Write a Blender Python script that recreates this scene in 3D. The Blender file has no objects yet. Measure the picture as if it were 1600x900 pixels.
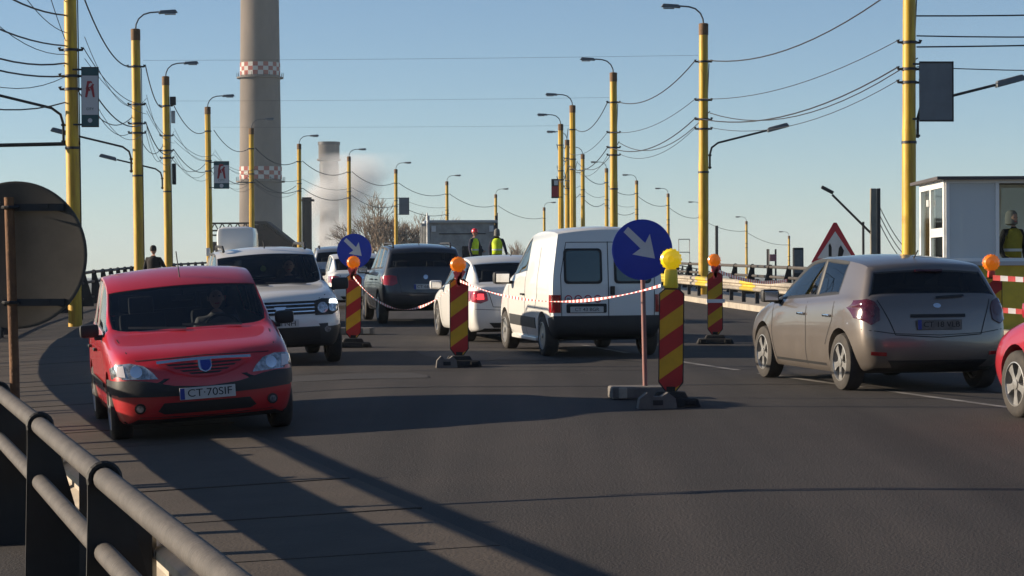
import bpy, bmesh, math, random
from mathutils import Vector, Matrix
from mathutils.bvhtree import BVHTree
random.seed(7)
R_ = math.radians
C = bpy.context.scene.collection
SC = bpy.context.scene

# ------------------------------------------------------------------ camera, sky, sun, exposure
F_PX = 3600.0                     # focal length in photo pixels (1600 wide)
CAMZ = 1.6
cam_d = bpy.data.cameras.new('camera'); cam = bpy.data.objects.new('camera', cam_d); C.objects.link(cam)
cam_d.sensor_width = 36.0; cam_d.lens = 36.0 * F_PX / 1600.0
cam_d.clip_start = 0.1; cam_d.clip_end = 20000
cam.location = (0, 0, CAMZ)
cam.rotation_euler = (R_(90) - 25.0 / F_PX, R_(0.25), 0)
SC.camera = cam
SUN_EL, SUN_A = R_(15.2), R_(7.0)         # sun is to the left, a little ahead of the camera
sdir = Vector((-math.cos(SUN_A) * math.cos(SUN_EL), math.sin(SUN_A) * math.cos(SUN_EL), math.sin(SUN_EL)))
W = bpy.data.worlds.new('World'); SC.world = W; W.use_nodes = True
nt = W.node_tree; bg = nt.nodes['Background']
sky = nt.nodes.new('ShaderNodeTexSky'); sky.sky_type = 'NISHITA'; sky.sun_disc = False
sky.sun_elevation = SUN_EL; sky.sun_rotation = math.atan2(sdir.x, sdir.y)
sky.altitude = 0; sky.air_density = 0.70; sky.dust_density = 0.1; sky.ozone_density = 2.4
nt.links.new(sky.outputs[0], bg.inputs[0]); bg.inputs[1].default_value = 0.071
sl = bpy.data.lights.new('sun', 'SUN'); sl.energy = 5.0; sl.angle = R_(0.53); sl.color = (1.0, 0.84, 0.64)
so = bpy.data.objects.new('sun', sl); C.objects.link(so); so.rotation_euler = sdir.to_track_quat('Z', 'Y').to_euler()
SC.cycles.volume_bounces = 1
SC.view_settings.view_transform = 'Standard'; SC.view_settings.look = 'None'
SC.view_settings.exposure = 0.8; SC.view_settings.gamma = 1.0

# ------------------------------------------------------------------ materials
MATS = {}
def mat(name, col=(.5,.5,.5), rough=.6, metal=0.0, coat=0.0, noise=0.0, scale=8.0, col2=None, bump=0.0, bscale=60.0, emit=None, estr=0.0, spec=.5, stretch=None, detail=6):
    if name in MATS: return MATS[name]
    m = bpy.data.materials.new(name); m.use_nodes = True; n = m.node_tree; b = n.nodes['Principled BSDF']
    b.inputs['Base Color'].default_value = (*col, 1); b.inputs['Roughness'].default_value = rough
    b.inputs['Metallic'].default_value = metal; b.inputs['Coat Weight'].default_value = coat
    b.inputs['Coat Roughness'].default_value = .06; b.inputs['Specular IOR Level'].default_value = spec
    tc = n.nodes.new('ShaderNodeTexCoord'); src = tc.outputs['Object']
    if stretch:
        mp = n.nodes.new('ShaderNodeMapping'); mp.inputs['Scale'].default_value = stretch
        n.links.new(src, mp.inputs[0]); src = mp.outputs[0]
    if noise > 0 or col2:
        c2 = col2 or tuple(c * (1 - noise) for c in col)
        t = n.nodes.new('ShaderNodeTexNoise'); t.inputs['Scale'].default_value = scale; t.inputs['Detail'].default_value = detail; t.inputs['Roughness'].default_value = .65
        n.links.new(src, t.inputs['Vector'])
        r = n.nodes.new('ShaderNodeValToRGB'); r.color_ramp.elements[0].position = .35; r.color_ramp.elements[1].position = .68
        r.color_ramp.elements[0].color = (*c2, 1); r.color_ramp.elements[1].color = (*col, 1)
        n.links.new(t.outputs[0], r.inputs[0]); n.links.new(r.outputs[0], b.inputs['Base Color'])
    if bump > 0:
        t2 = n.nodes.new('ShaderNodeTexNoise'); t2.inputs['Scale'].default_value = bscale; t2.inputs['Detail'].default_value = 4
        n.links.new(src, t2.inputs['Vector'])
        bp = n.nodes.new('ShaderNodeBump'); bp.inputs['Strength'].default_value = bump; bp.inputs['Distance'].default_value = .02
        n.links.new(t2.outputs[0], bp.inputs['Height']); n.links.new(bp.outputs[0], b.inputs['Normal'])
    if emit:
        b.inputs['Emission Color'].default_value = (*emit, 1); b.inputs['Emission Strength'].default_value = estr
    MATS[name] = m
    return m

def glass(name, tint=(.10,.12,.13), rough=.02, refl=1.0):
    if name in MATS: return MATS[name]
    m = bpy.data.materials.new(name); m.use_nodes = True; n = m.node_tree; n.nodes.clear()
    o = n.nodes.new('ShaderNodeOutputMaterial'); mx = n.nodes.new('ShaderNodeMixShader')
    t = n.nodes.new('ShaderNodeBsdfTransparent'); t.inputs[0].default_value = (*tint, 1)
    g = n.nodes.new('ShaderNodeBsdfGlossy'); g.inputs['Roughness'].default_value = rough; g.inputs[0].default_value = (refl, refl, refl, 1)
    f = n.nodes.new('ShaderNodeFresnel'); f.inputs[0].default_value = 1.5
    n.links.new(f.outputs[0], mx.inputs[0]); n.links.new(t.outputs[0], mx.inputs[1]); n.links.new(g.outputs[0], mx.inputs[2]); n.links.new(mx.outputs[0], o.inputs[0])
    MATS[name] = m
    return m

def paint(name, col, metal=0.0, rough=.30, dirt=.25):
    """car paint: clear coat, faint road dirt that thickens in blotches"""
    if name in MATS: return MATS[name]
    m = mat(name, col, rough, metal, coat=.8)
    n = m.node_tree; b = n.nodes['Principled BSDF']
    tc = n.nodes.new('ShaderNodeTexCoord'); t = n.nodes.new('ShaderNodeTexNoise'); t.inputs['Scale'].default_value = 3.5; t.inputs['Detail'].default_value = 8
    n.links.new(tc.outputs['Object'], t.inputs['Vector'])
    sp = n.nodes.new('ShaderNodeSeparateXYZ'); n.links.new(tc.outputs['Object'], sp.inputs[0])
    mr = n.nodes.new('ShaderNodeMapRange'); mr.inputs[1].default_value = .75; mr.inputs[2].default_value = .2; mr.inputs[3].default_value = .15; mr.inputs[4].default_value = 1.0
    n.links.new(sp.outputs[2], mr.inputs[0])
    mu = n.nodes.new('ShaderNodeMath'); mu.operation = 'MULTIPLY'; n.links.new(t.outputs[0], mu.inputs[0]); n.links.new(mr.outputs[0], mu.inputs[1])
    m2 = n.nodes.new('ShaderNodeMath'); m2.operation = 'MULTIPLY'; m2.inputs[1].default_value = dirt * 1.3; n.links.new(mu.outputs[0], m2.inputs[0])
    mx = n.nodes.new('ShaderNodeMix'); mx.data_type = 'RGBA'
    mx.inputs['A'].default_value = (*col, 1); mx.inputs['B'].default_value = (.13, .11, .09, 1)
    n.links.new(m2.outputs[0], mx.inputs['Factor']); n.links.new(mx.outputs['Result'], b.inputs['Base Color'])
    ad = n.nodes.new('ShaderNodeMath'); ad.operation = 'ADD'; ad.inputs[1].default_value = rough; n.links.new(m2.outputs[0], ad.inputs[0]); n.links.new(ad.outputs[0], b.inputs['Roughness'])
    b.inputs['Coat Roughness'].default_value = .05
    return m

M_ASPHALT = mat('asphalt', (.045,.037,.032), .85, noise=.3, scale=.55, bump=.45, bscale=55, col2=(.034,.029,.026), spec=.35, detail=12)
_n = M_ASPHALT.node_tree; _b = _n.nodes['Principled BSDF']; _l = _b.inputs['Base Color'].links[0].from_socket
_tc = _n.nodes.new('ShaderNodeTexCoord'); _mp = _n.nodes.new('ShaderNodeMapping'); _mp.inputs['Rotation'].default_value = (0,0,R_(-14)); _mp.inputs['Scale'].default_value = (1.5,.045,1)
_t = _n.nodes.new('ShaderNodeTexNoise'); _t.inputs['Scale'].default_value = 1.0; _t.inputs['Detail'].default_value = 5; _n.links.new(_tc.outputs['Object'], _mp.inputs[0]); _n.links.new(_mp.outputs[0], _t.inputs[0])
_r = _n.nodes.new('ShaderNodeMapRange'); _r.inputs[1].default_value = .3; _r.inputs[2].default_value = .7; _r.inputs[3].default_value = .62; _r.inputs[4].default_value = 1.38; _n.links.new(_t.outputs[0], _r.inputs[0])
_s = _n.nodes.new('ShaderNodeTexVoronoi'); _s.inputs['Scale'].default_value = 95; _n.links.new(_tc.outputs['Object'], _s.inputs[0])
_q = _n.nodes.new('ShaderNodeMapRange'); _q.inputs[1].default_value = .0; _q.inputs[2].default_value = .9; _q.inputs[3].default_value = 1.25; _q.inputs[4].default_value = .70; _n.links.new(_s.outputs['Distance'], _q.inputs[0])
_m1 = _n.nodes.new('ShaderNodeMath'); _m1.operation = 'MULTIPLY'; _n.links.new(_r.outputs[0], _m1.inputs[0]); _n.links.new(_q.outputs[0], _m1.inputs[1])
_v = _n.nodes.new('ShaderNodeVectorMath'); _v.operation = 'SCALE'; _n.links.new(_l, _v.inputs[0]); _n.links.new(_m1.outputs[0], _v.inputs['Scale']); _n.links.new(_v.outputs[0], _b.inputs['Base Color'])
M_SLAB = mat('concrete_slab', (.078,.062,.049), .85, scale=1.6, bump=.35, bscale=40, col2=(.058,.047,.038), spec=.3, detail=10)
M_TAR = mat('tar', (.012,.011,.011), .7, noise=.3)
M_LINE = mat('road_paint', (.30,.28,.26), .8, scale=3.0, col2=(.085,.078,.072), detail=12)
M_SOIL = mat('soil', (.06,.055,.03), .95, scale=.5, col2=(.035,.04,.018), bump=.5, bscale=12)
M_LAND = mat('land', (.10,.10,.06), .95, scale=.01, col2=(.06,.065,.04))
M_KERB = mat('kerb_concrete', (.42,.37,.30), .85, noise=.35, scale=2.5, bump=.3, bscale=30)
M_POLE = mat('pole_yellow', (.68,.43,.012), .5, scale=2.2, col2=(.36,.18,.012), stretch=(3,3,.35), bump=.15, bscale=8)
M_POLECAP = mat('pole_bare', (.20,.11,.05), .8, noise=.4, scale=5)
M_DARKMETAL = mat('dark_metal', (.035,.035,.038), .55, .3, noise=.3)
M_GALV = mat('galvanised', (.42,.43,.44), .45, .6, noise=.3, scale=6)
M_GREYARM = mat('arm_grey', (.16,.17,.18), .5, .4, noise=.2)
M_RAIL = mat('rail_grey', (.085,.074,.066), .75, scale=6, col2=(.052,.045,.04), bump=.2, bscale=50)
M_PLATE = mat('post_black', (.016,.015,.015), .7, noise=.4, scale=9)
M_RUST = mat('rust', (.20,.095,.04), .85, scale=7, col2=(.09,.04,.02), bump=.3, bscale=50)
M_BLACK = mat('black_plastic', (.014,.014,.015), .55, noise=.2)
M_RUBBER = mat('rubber', (.018,.017,.016), .85, noise=.35, scale=12)
M_TYRE = mat('tyre', (.022,.020,.019), .85, scale=9, col2=(.05,.043,.036))
M_RIM = mat('rim', (.50,.49,.47), .35, .75, noise=.35, scale=9)
M_STEELW = mat('steel_wheel', (.17,.17,.18), .5, .5, noise=.3)
M_CHROME = mat('chrome', (.75,.76,.78), .12, 1.0)
M_FABRIC = mat('seat_fabric', (.03,.03,.034), .95, noise=.3)
M_LINING = mat('cabin_lining', (.045,.043,.042), .95)
M_LENS = mat('head_lens', (.55,.57,.60), .12, .55, coat=1.0, scale=22, col2=(.16,.17,.18), detail=2)
M_DRL = mat('daylight_lamp', (.9,.95,1), .2, emit=(.8,.92,1.0), estr=3.0)
M_TAIL = mat('tail_lens', (.42,.010,.014), .14, coat=1.0, noise=.4, scale=14)
M_TAILDK = mat('tail_lens_dark', (.085,.008,.014), .14, coat=1.0, noise=.4, scale=14)
M_TAILON = mat('tail_lit', (.8,.03,.03), .3, emit=(1.0,.05,.06), estr=1.1)
M_CLEARL = mat('clear_lens', (.6,.55,.55), .15, coat=1)
M_AMBER = mat('amber_lens', (.85,.20,.01), .28, coat=.6, emit=(1.0,.22,.0), estr=.15)
M_YLENS = mat('yellow_lens', (.85,.60,.02), .28, coat=.6, emit=(1.0,.65,.0), estr=.22)
M_YBOX = mat('lamp_yellow', (.80,.62,.04), .4)
M_OBOX = mat('lamp_red', (.62,.06,.03), .4)
M_PLATEW = mat('plate_white', (.55,.54,.52), .5, noise=.15)
M_PLATEB = mat('plate_blue', (.02,.04,.25), .5)
M_INK = mat('ink', (.012,.012,.014), .7)
M_SIGNB = mat('sign_blue', (.012,.045,.44), .45, noise=.15, scale=3)
M_SIGNW = mat('sign_white', (.66,.67,.68), .5, noise=.12, scale=4)
M_SIGNR = mat('sign_red', (.42,.012,.03), .45)
M_SIGNBK = mat('sign_back', (.075,.066,.055), .7, .1, noise=.35, scale=4)
M_TAPER = mat('tape_red', (.75,.10,.09), .5)
M_TAPEW = mat('tape_white', (.85,.80,.78), .5)
M_GUARD = mat('guard_white', (.46,.40,.32), .6, noise=.3, scale=4)
M_GUARDY = mat('guard_yellow', (.62,.46,.05), .55, noise=.25, scale=4)
M_REDBR = mat('sign_post_red', (.33,.12,.10), .7, scale=7, col2=(.20,.12,.11))
M_G_DARK = glass('car_glass', (.55,.58,.60))
M_G_TINT = glass('car_glass_tinted', (.06,.065,.075))
M_G_WIND = glass('windscreen', (.50,.54,.55), refl=1.0)
M_G_TEAL = mat('van_glass', (.035,.075,.085), .08, coat=.4)
M_SKIN = mat('skin', (.42,.24,.17), .6)

# ------------------------------------------------------------------ mesh helpers
def meshobj(name, me, m, parent=None, smooth=None):
    o = bpy.data.objects.new(name, me); C.objects.link(o)
    if m is not None and len(me.materials) == 0:
        me.materials.append(m)
    if parent is not None: o.parent = parent
    if smooth is not None:
        for p in me.polygons: p.use_smooth = smooth
    return o
def from_bm(name, bm, m, parent=None, smooth=False, sharp=None):
    bmesh.ops.recalc_face_normals(bm, faces=bm.faces[:])
    me = bpy.data.meshes.new(name); bm.to_mesh(me); bm.free()
    if smooth:
        me.polygons.foreach_set('use_smooth', [True] * len(me.polygons))
        if sharp: me.set_sharp_from_angle(angle=R_(sharp))
    return meshobj(name, me, m, parent)
def pyobj(name, v, f, m, parent=None, smooth=False):
    me = bpy.data.meshes.new(name); me.from_pydata(v, [], f); me.update()
    if smooth: me.polygons.foreach_set('use_smooth', [True] * len(me.polygons))
    return meshobj(name, me, m, parent)
def tag(o, label=None, cat=None, group=None, kind=None):
    if label: o['label'] = label
    if cat: o['category'] = cat
    if group: o['group'] = group
    if kind: o['kind'] = kind
    return o
def thing(name, label, cat, loc=(0,0,0), rz=0.0, group=None):
    o = bpy.data.objects.new(name, None); o.empty_display_size = .2; C.objects.link(o)
    o.location = loc; o.rotation_euler = (0, 0, rz)
    return tag(o, label, cat, group)
def a_box(bm, c, s, rot=None, bev=0.0, taper=None):
    r = bmesh.ops.create_cube(bm, size=1.0); vs = r['verts']
    for v in vs:
        v.co = Vector((v.co.x * s[0], v.co.y * s[1], v.co.z * s[2]))
        if taper and v.co.z > 0: v.co.x *= taper[0]; v.co.y *= taper[1]
    if bev > 0:
        es = list({e for v in vs for e in v.link_edges})
        rr = bmesh.ops.bevel(bm, geom=es, offset=bev, segments=2, affect='EDGES', profile=.6)
        vs = list({v for f in rr['faces'] for v in f.verts} | {v for v in vs if v.is_valid})
    M = Matrix.Translation(Vector(c)) @ (rot.to_4x4() if rot else Matrix.Identity(4))
    for v in vs: v.co = M @ v.co
    return vs
def box(name, c, s, m, parent=None, rot=None, bev=0.0, taper=None):
    bm = bmesh.new(); a_box(bm, c, s, rot, bev, taper); return from_bm(name, bm, m, parent)
def a_tube(bm, pts, rad, n=8, cap=True):
    pts = [Vector(p) for p in pts]; rings = []
    rr = rad if isinstance(rad, (list, tuple)) else [rad] * len(pts)
    up = None
    for i, p in enumerate(pts):
        t = (pts[min(i+1, len(pts)-1)] - pts[max(i-1, 0)]).normalized()
        if up is None: up = t.orthogonal().normalized()
        up = (up - t * up.dot(t)).normalized(); side = t.cross(up)
        rings.append([bm.verts.new(p + (up * math.cos(2*math.pi*k/n) + side * math.sin(2*math.pi*k/n)) * rr[i]) for k in range(n)])
    for a, b in zip(rings, rings[1:]):
        for k in range(n): bm.faces.new((a[k], a[(k+1) % n], b[(k+1) % n], b[k]))
    if cap and n > 2:
        bm.faces.new(rings[0][::-1]); bm.faces.new(rings[-1])
def tube(name, pts, rad, m, parent=None, n=8):
    bm = bmesh.new(); a_tube(bm, pts, rad, n); return from_bm(name, bm, m, parent, True, 40)
def a_lathe(bm, prof, n=24, M=None, closed=False):
    """prof: (radius, axis) pairs, about local Z"""
    M = M or Matrix.Identity(4); rings = []
    for r, z in prof:
        rings.append([bm.verts.new(M @ Vector((r * math.cos(2*math.pi*k/n), r * math.sin(2*math.pi*k/n), z))) for k in range(n)])
    pr = list(zip(rings, rings[1:])) + ([(rings[-1], rings[0])] if closed else [])
    for a, b in pr:
        for k in range(n): bm.faces.new((a[k], a[(k+1) % n], b[(k+1) % n], b[k]))
    if not closed:
        if prof[0][0] > 1e-4: bm.faces.new(rings[0][::-1])
        if prof[-1][0] > 1e-4: bm.faces.new(rings[-1])
    return rings
def lathe(name, prof, m, parent=None, n=24, M=None, sharp=35):
    bm = bmesh.new(); a_lathe(bm, prof, n, M); bmesh.ops.remove_doubles(bm, verts=bm.verts[:], dist=1e-5)
    return from_bm(name, bm, m, parent, True, sharp)
def a_prism(bm, poly, M, t):
    """poly in local XY, thickness t along local Z (0..t), placed by M"""
    a = [bm.verts.new(M @ Vector((x, y, 0))) for x, y in poly]; b = [bm.verts.new(M @ Vector((x, y, t))) for x, y in poly]
    bm.faces.new(a[::-1]); bm.faces.new(b)
    for i in range(len(poly)): j = (i+1) % len(poly); bm.faces.new((a[i], a[j], b[j], b[i]))
def prism(name, poly, M, t, m, parent=None):
    bm = bmesh.new(); a_prism(bm, poly, M, t); return from_bm(name, bm, m, parent)
def rrect(x0, z0, x1, z1, r=.04, n=4):
    p = []
    for cx, cz, a0 in ((x1-r, z1-r, 0), (x0+r, z1-r, 90), (x0+r, z0+r, 180), (x1-r, z0+r, 270)):
        for k in range(n+1): a = R_(a0 + 90*k/n); p.append((cx + r*math.cos(a), cz + r*math.sin(a)))
    return p
def circ(cx, cy, r, n=20, ry=None): return [(cx + r*math.cos(2*math.pi*k/n), cy + (ry or r)*math.sin(2*math.pi*k/n)) for k in range(n)]
# facing frame: local X = viewer's right, local Y = up, local Z towards viewer (-Y world) when rz = 0
def facing(loc, rz=0.0): return Matrix.Translation(Vector(loc)) @ Matrix.Rotation(rz, 4, 'Z') @ Matrix.Rotation(R_(90), 4, 'X')
def text_mesh(txt, size, extr=.001, align='CENTER', spacing=1.0):
    cu = bpy.data.curves.new('t', 'FONT'); cu.body = txt; cu.size = size; cu.extrude = extr; cu.align_x = align; cu.align_y = 'CENTER'; cu.space_character = spacing
    o = bpy.data.objects.new('t', cu); C.objects.link(o)
    dg = bpy.context.evaluated_depsgraph_get(); me = bpy.data.meshes.new_from_object(o.evaluated_get(dg))
    bpy.data.objects.remove(o); bpy.data.curves.remove(cu); me.materials.clear()
    return me
def text_obj(name, txt, size, M, m, parent=None, sx=1.0, bold=0.0):
    me = text_mesh(txt, size, .0012)
    me.transform(M @ Matrix.Diagonal((sx, 1, 1, 1))); return meshobj(name, me, m, parent)

# ------------------------------------------------------------------ the road's course and height
RAIL = [(-14, 5.4), (-6,2.95), (0,1.14),(9.2,-1.62),(12,-2.45),(20,-4.80),(35,-8.75),(53,-11.6),(73,-13.2),(93,-14.85),(113,-15.7),(133,-15.75),(153,-14.7),(173,-12.8),(193,-10.3),(212,-6.6),(232,-2.2),(252,3.0),(272,9.0),(300,18.4),(340,33.5)]
def crv(tab, y):
    if y <= tab[0][0]: return tab[0][1]
    for i in range(len(tab)-1):
        if y <= tab[i+1][0]:
            x0, p0 = tab[i]; x1, p1 = tab[i+1]
            m0 = (p1 - tab[i-1][1]) / (x1 - tab[i-1][0]) if i > 0 else (p1-p0)/(x1-x0)
            m1 = (tab[i+2][1] - p0) / (tab[i+2][0] - x0) if i+2 < len(tab) else (p1-p0)/(x1-x0)
            h = x1-x0; t = (y-x0)/h
            return (2*t**3-3*t*t+1)*p0 + (t**3-2*t*t+t)*h*m0 + (-2*t**3+3*t*t)*p1 + (t**3-t*t)*h*m1
    return tab[-1][1]
def rail(y): return crv(RAIL, y)
def prof(y): return .0103*y - .0003*max(0.0, y-160.0)**2
def ground(x, y):
    d = x - rail(y); k = 5.2 - d
    soft = (k + math.sqrt(k*k + .5)) / 2
    fade = 1.0 if y < 38 else max(.25, 1 - (y-38)/45)
    return prof(y) - .062 * fade * min(soft, 6.5)
def gp(d, y, dz=0.0):
    x = rail(y) + d; return Vector((x, y, ground(x, y) + dz))
def head(y): return math.atan((rail(y+2)-rail(y-2))/4.0)      # tan = dx/dy of the road
def at(u, y): return (u - 800.0) / F_PX * y
def zat(v, y): return CAMZ + (425.0 - v) / F_PX * y

# ------------------------------------------------------------------ setting
ys = [-12 + i*1.0 for i in range(75)] + [63 + i*3.0 for i in range(94)]
ds = [-.45, 0, .5, 1, 1.5, 2, 2.5, 3, 3.6, 4.3, 5, 5.8, 7, 9, 12, 15, 18.1]
v = []; f = []
for y in ys:
    for d in ds: v.append(gp(d, y))
n = len(ds)
for i in range(len(ys)-1):
    for j in range(n-1): f.append((i*n+j, i*n+j+1, (i+1)*n+j+1, (i+1)*n+j))
road = pyobj('road', v, f, M_ASPHALT, smooth=True); tag(road, kind='structure')
def ribbon_mesh(d0, d1, ya, yb, step, dz, dz1=None):
    vv = []; ff = []; k = max(1, int((yb-ya)/step))
    for i in range(k+1):
        y = ya + (yb-ya)*i/k; vv.append(gp(d0, y, dz)); vv.append(gp(d1, y, dz if dz1 is None else dz1))
    for i in range(k): ff.append((2*i, 2*i+1, 2*i+3, 2*i+2))
    return vv, ff
# lane markings
for dd, spans in ((10.45, [(5,8.5),(11,14.6),(17,20.2),(22.2,25.4),(26.2,29.2),(30.0,32.8),(35,38),(41,44),(47,50),(53,56),(60,63),(68,71)]), (6.9, [(46,49),(54,57),(62,65)])):
    for a, b in spans:
        vv, ff = ribbon_mesh(dd, dd+.11, a, b, .5, .004); pyobj('lane_dash', vv, ff, M_LINE, road)
# shoulder patch of worn paint at right foreground
# transverse tarred joints across the carriageway
for yj, da, db in ((19.4,9.0,17),(26.8,2.9,17),(30.2,3.0,12.5),(35.0,3.0,17),(41.0,3.0,17),(49.0,3.0,17)):
    vv = []; ff = []; k = 60
    for i in range(k+1):
        d = da + (db-da)*i/k; yy = yj + .10*math.sin(d*1.3+yj) + random.uniform(-.015,.015); w = (.014 if yj != 26.8 else .030) + .012*random.random() + .006*math.sin(d*5)
        vv += [gp(d, yy - w, .003), gp(d, yy + w, .003)]
    for i in range(k): ff.append((2*i, 2*i+2, 2*i+3, 2*i+1))
    pyobj('road_joint', vv, ff, M_TAR, road)
M_PATCH = mat('asphalt_patch', (.030,.027,.025), .8, scale=1.2, col2=(.040,.034,.030), bump=.3, bscale=70)
M_PALE = mat('asphalt_pale', (.058,.048,.041), .88, scale=1.2, col2=(.045,.038,.033), bump=.3, bscale=70)
for (d0, y0, dl, yl, mm) in ((4.0,28.6,2.2,1.2,M_PATCH),(11.6,21.0,1.2,5.0,M_PATCH),(7.4,33.0,1.6,3.0,M_PATCH)):
    e_ = [(0,0),(.5,.03),(1,-.02),(1.02,.5),(1,1),(.45,.97),(0,1.02),(-.03,.5)]; vv = [gp(d0+dl*a_+random.uniform(-.04,.04), y0+yl*b_+random.uniform(-.05,.05), .005) for a_, b_ in e_]
    pyobj('repair_patch', vv + [gp(d0+dl*.5, y0+yl*.5, .005)], [(i, (i+1) % 8, 8) for i in range(8)], mm, road)
vv, ff = ribbon_mesh(13.4, 13.5, 13, 22, .5, .004); pyobj('edge_line', vv, ff, mat('faded_paint', (.075,.068,.062), .85, scale=2.5, col2=(.042,.036,.032), detail=12), road)
# wandering cracks
for s0, d0, dl in ((12.0,7.6,6),(15.5,6.2,5),(17.5,10.6,5.5),(23,8.2,6),(20.6, 6.8, 4)):
    vv = []; ff = []; k = 50; y = s0
    for i in range(k+1):
        d = d0 + dl*i/k; y += random.uniform(-.05,.055); w = .003 + .005*random.random()
        vv += [gp(d, y - w, .003), gp(d, y + w, .003)]
    for i in range(k): ff.append((2*i, 2*i+2, 2*i+3, 2*i+1))
    pyobj('road_crack', vv, ff, M_TAR, road)
# concrete shoulder slabs, one by one
y = 6.0; sn = 0
while y < 46:
    ln = 1.85 + .15*random.random(); w1 = 2.85 + random.uniform(-.05,.05); h = .012 + random.uniform(0,.006); sk = random.uniform(-.02,.04)
    pts = [(.22,y),(1.5,y+sk/2),(w1,y+sk),(w1,y+sk+ln-.035),(1.5,y+sk/2+ln-.035),(.22,y+ln-.035)]
    top = [gp(d, yy, h) for d, yy in pts]; bot = [gp(d, yy, -.03) for d, yy in pts]
    vv = top + bot; ff = [(0,1,4,5),(1,2,3,4)] + [(i, i+6, (i+1)%6+6, (i+1)%6) for i in range(6)]
    pyobj('slab', vv, ff, M_SLAB, road); y += ln; sn += 1
# right kerb and raised footway
vv = []; ff = []
yy_ = [16 + 2*i for i in range(140)]
prof_k = [(18.1,-.05),(18.1,.15),(18.32,.15),(18.32,.13),(21.1,.13),(21.1,-.6)]
for y in yy_:
    for d, z in prof_k: vv.append(gp(d, y, z))
m_ = len(prof_k)
for i in range(len(yy_)-1):
    for j in range(m_-1): ff.append((i*m_+j, i*m_+j+1, (i+1)*m_+j+1, (i+1)*m_+j))
pav = pyobj('pavement', vv, ff, M_KERB); tag(pav, kind='structure')
# embankments and land
def bank(sg, d0, name):
    vv = []; ff = []; cols = [(0,-.02),(1.6,-.06),(2.6,-.35),(9,-3.2),(20,-7.0)]
    yb = [-14 + 4*i for i in range(88)]
    for y in yb:
        for k, (dd, dz) in enumerate(cols):
            b = gp(d0, y); jit = 0 if k == 0 else random.uniform(-.12,.12)
            vv.append(Vector((b.x + sg*dd + jit, y, max(b.z + dz + jit*.4, -7.0) if k < 4 else -7.05)))
    c = len(cols)
    for i in range(len(yb)-1):
        for j in range(c-1): ff.append((i*c+j, i*c+j+1, (i+1)*c+j+1, (i+1)*c+j))
    o = pyobj(name, vv, ff, M_SOIL, smooth=True); tag(o, kind='structure')
bank(-1, -.45, 'embankment'); bank(1, 21.1, 'embankment_right')
S = 3000.0
land = pyobj('ground', [(-S,-300,-7),(S,-300,-7),(S,5000,-7),(-S,5000,-7)], [(0,1,2,3)], M_LAND); tag(land, kind='structure')

vv = []; ff = []; nx_ = 41
for j, (yy0, hh) in enumerate(((-45,-7.2),(-70,4),(-95,15),(-130,24),(-180,20),(-240,-7.2))):
    for i in range(nx_):
        xx = -150 + 300*i/(nx_-1); e_ = max(0, 1-((xx-15)/165.0)**4); vv.append((xx, yy0 + 6*math.sin(i*.7+j), -7.2 + (hh+7.2)*e_*(.8+.2*math.sin(i*1.3+j*2.1))))
for j in range(5):
    for i in range(nx_-1): ff.append((j*nx_+i, j*nx_+i+1, (j+1)*nx_+i+1, (j+1)*nx_+i))
hl_ = pyobj('sky_block_hill', vv, ff, M_SOIL, smooth=True); tag(hl_, kind='structure')  # unseen hill behind the camera, added to darken reflections and sky fill

# ------------------------------------------------------------------ railings
def railing(name, label, y0, y1, off, step, flip=1.0):
    t = thing(name, label, 'railing', gp(off, y0))
    inv = Matrix.Translation(-t.location)
    k = int((y1-y0)/1.5); pts = [gp(off, y0 + (y1-y0)*i/k) - t.location for i in range(k+1)]
    far = y0 > 40
    nn = 8 if far else 16
    tube('top_rail', [p + Vector((0,0,1.0)) for p in pts], .047, M_RAIL, t, nn)
    tube('mid_rail', [p + Vector((0,0,.70)) for p in pts], .043, M_RAIL, t, nn)
    tube('low_rail', [p + Vector((0,0,.22)) for p in pts], .030, M_RAIL, t, 6) if far else None
    y = y0 + (step*.3 if far else .0); me = None
    while y < y1:
        if 5.5 < y < 8: y += step; continue
        p = gp(off, y) - t.location; a = -head(y)
        if me is None:
            bm = bmesh.new()
            # trapezoid plate across the rail: wide at the foot, hoop over the tube at the top
            poly = [(-.085,-.05),(.33,-.05),(.30,.15),(.09,.90),(.066,1.0)]
            poly += [(.066*math.cos(R_(q)), 1.0 + .066*math.sin(R_(q))) for q in range(20, 181, 20)] + [(-.066,.9)]
            a_prism(bm, poly, Matrix.Translation((0,.009,0)) @ Matrix.Rotation(R_(90),4,'X'), .018)
            hoop = [(.060*math.cos(R_(q)), 0, 1.0+.060*math.sin(R_(q))) for q in range(-20,201,20)]
            a_tube(bm, [Vector(h)+Vector((0,-.02,0)) for h in hoop], .014, 6)
            o = from_bm('post', bm, M_PLATE, t); me = o.data
        else: o = meshobj('post', me, None, t)
        o.location = p; o.rotation_euler = (0,0,a)
        if flip < 0: o.scale = (-1,1,1)
        y += step
    return t
railing('pipe_railing', 'grey pipe railing with black plate posts at lower left corner', .8, 47.3, 0.0, 2.84)
railing('pipe_railing', 'dark pipe railing along the left bridge edge behind the red car', 47.6, 240, 0.0, 3.0)
railing('pipe_railing', 'dark pipe railing with slanted posts on the far right footway', 45, 240, 20.8, 3.0, -1)

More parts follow.
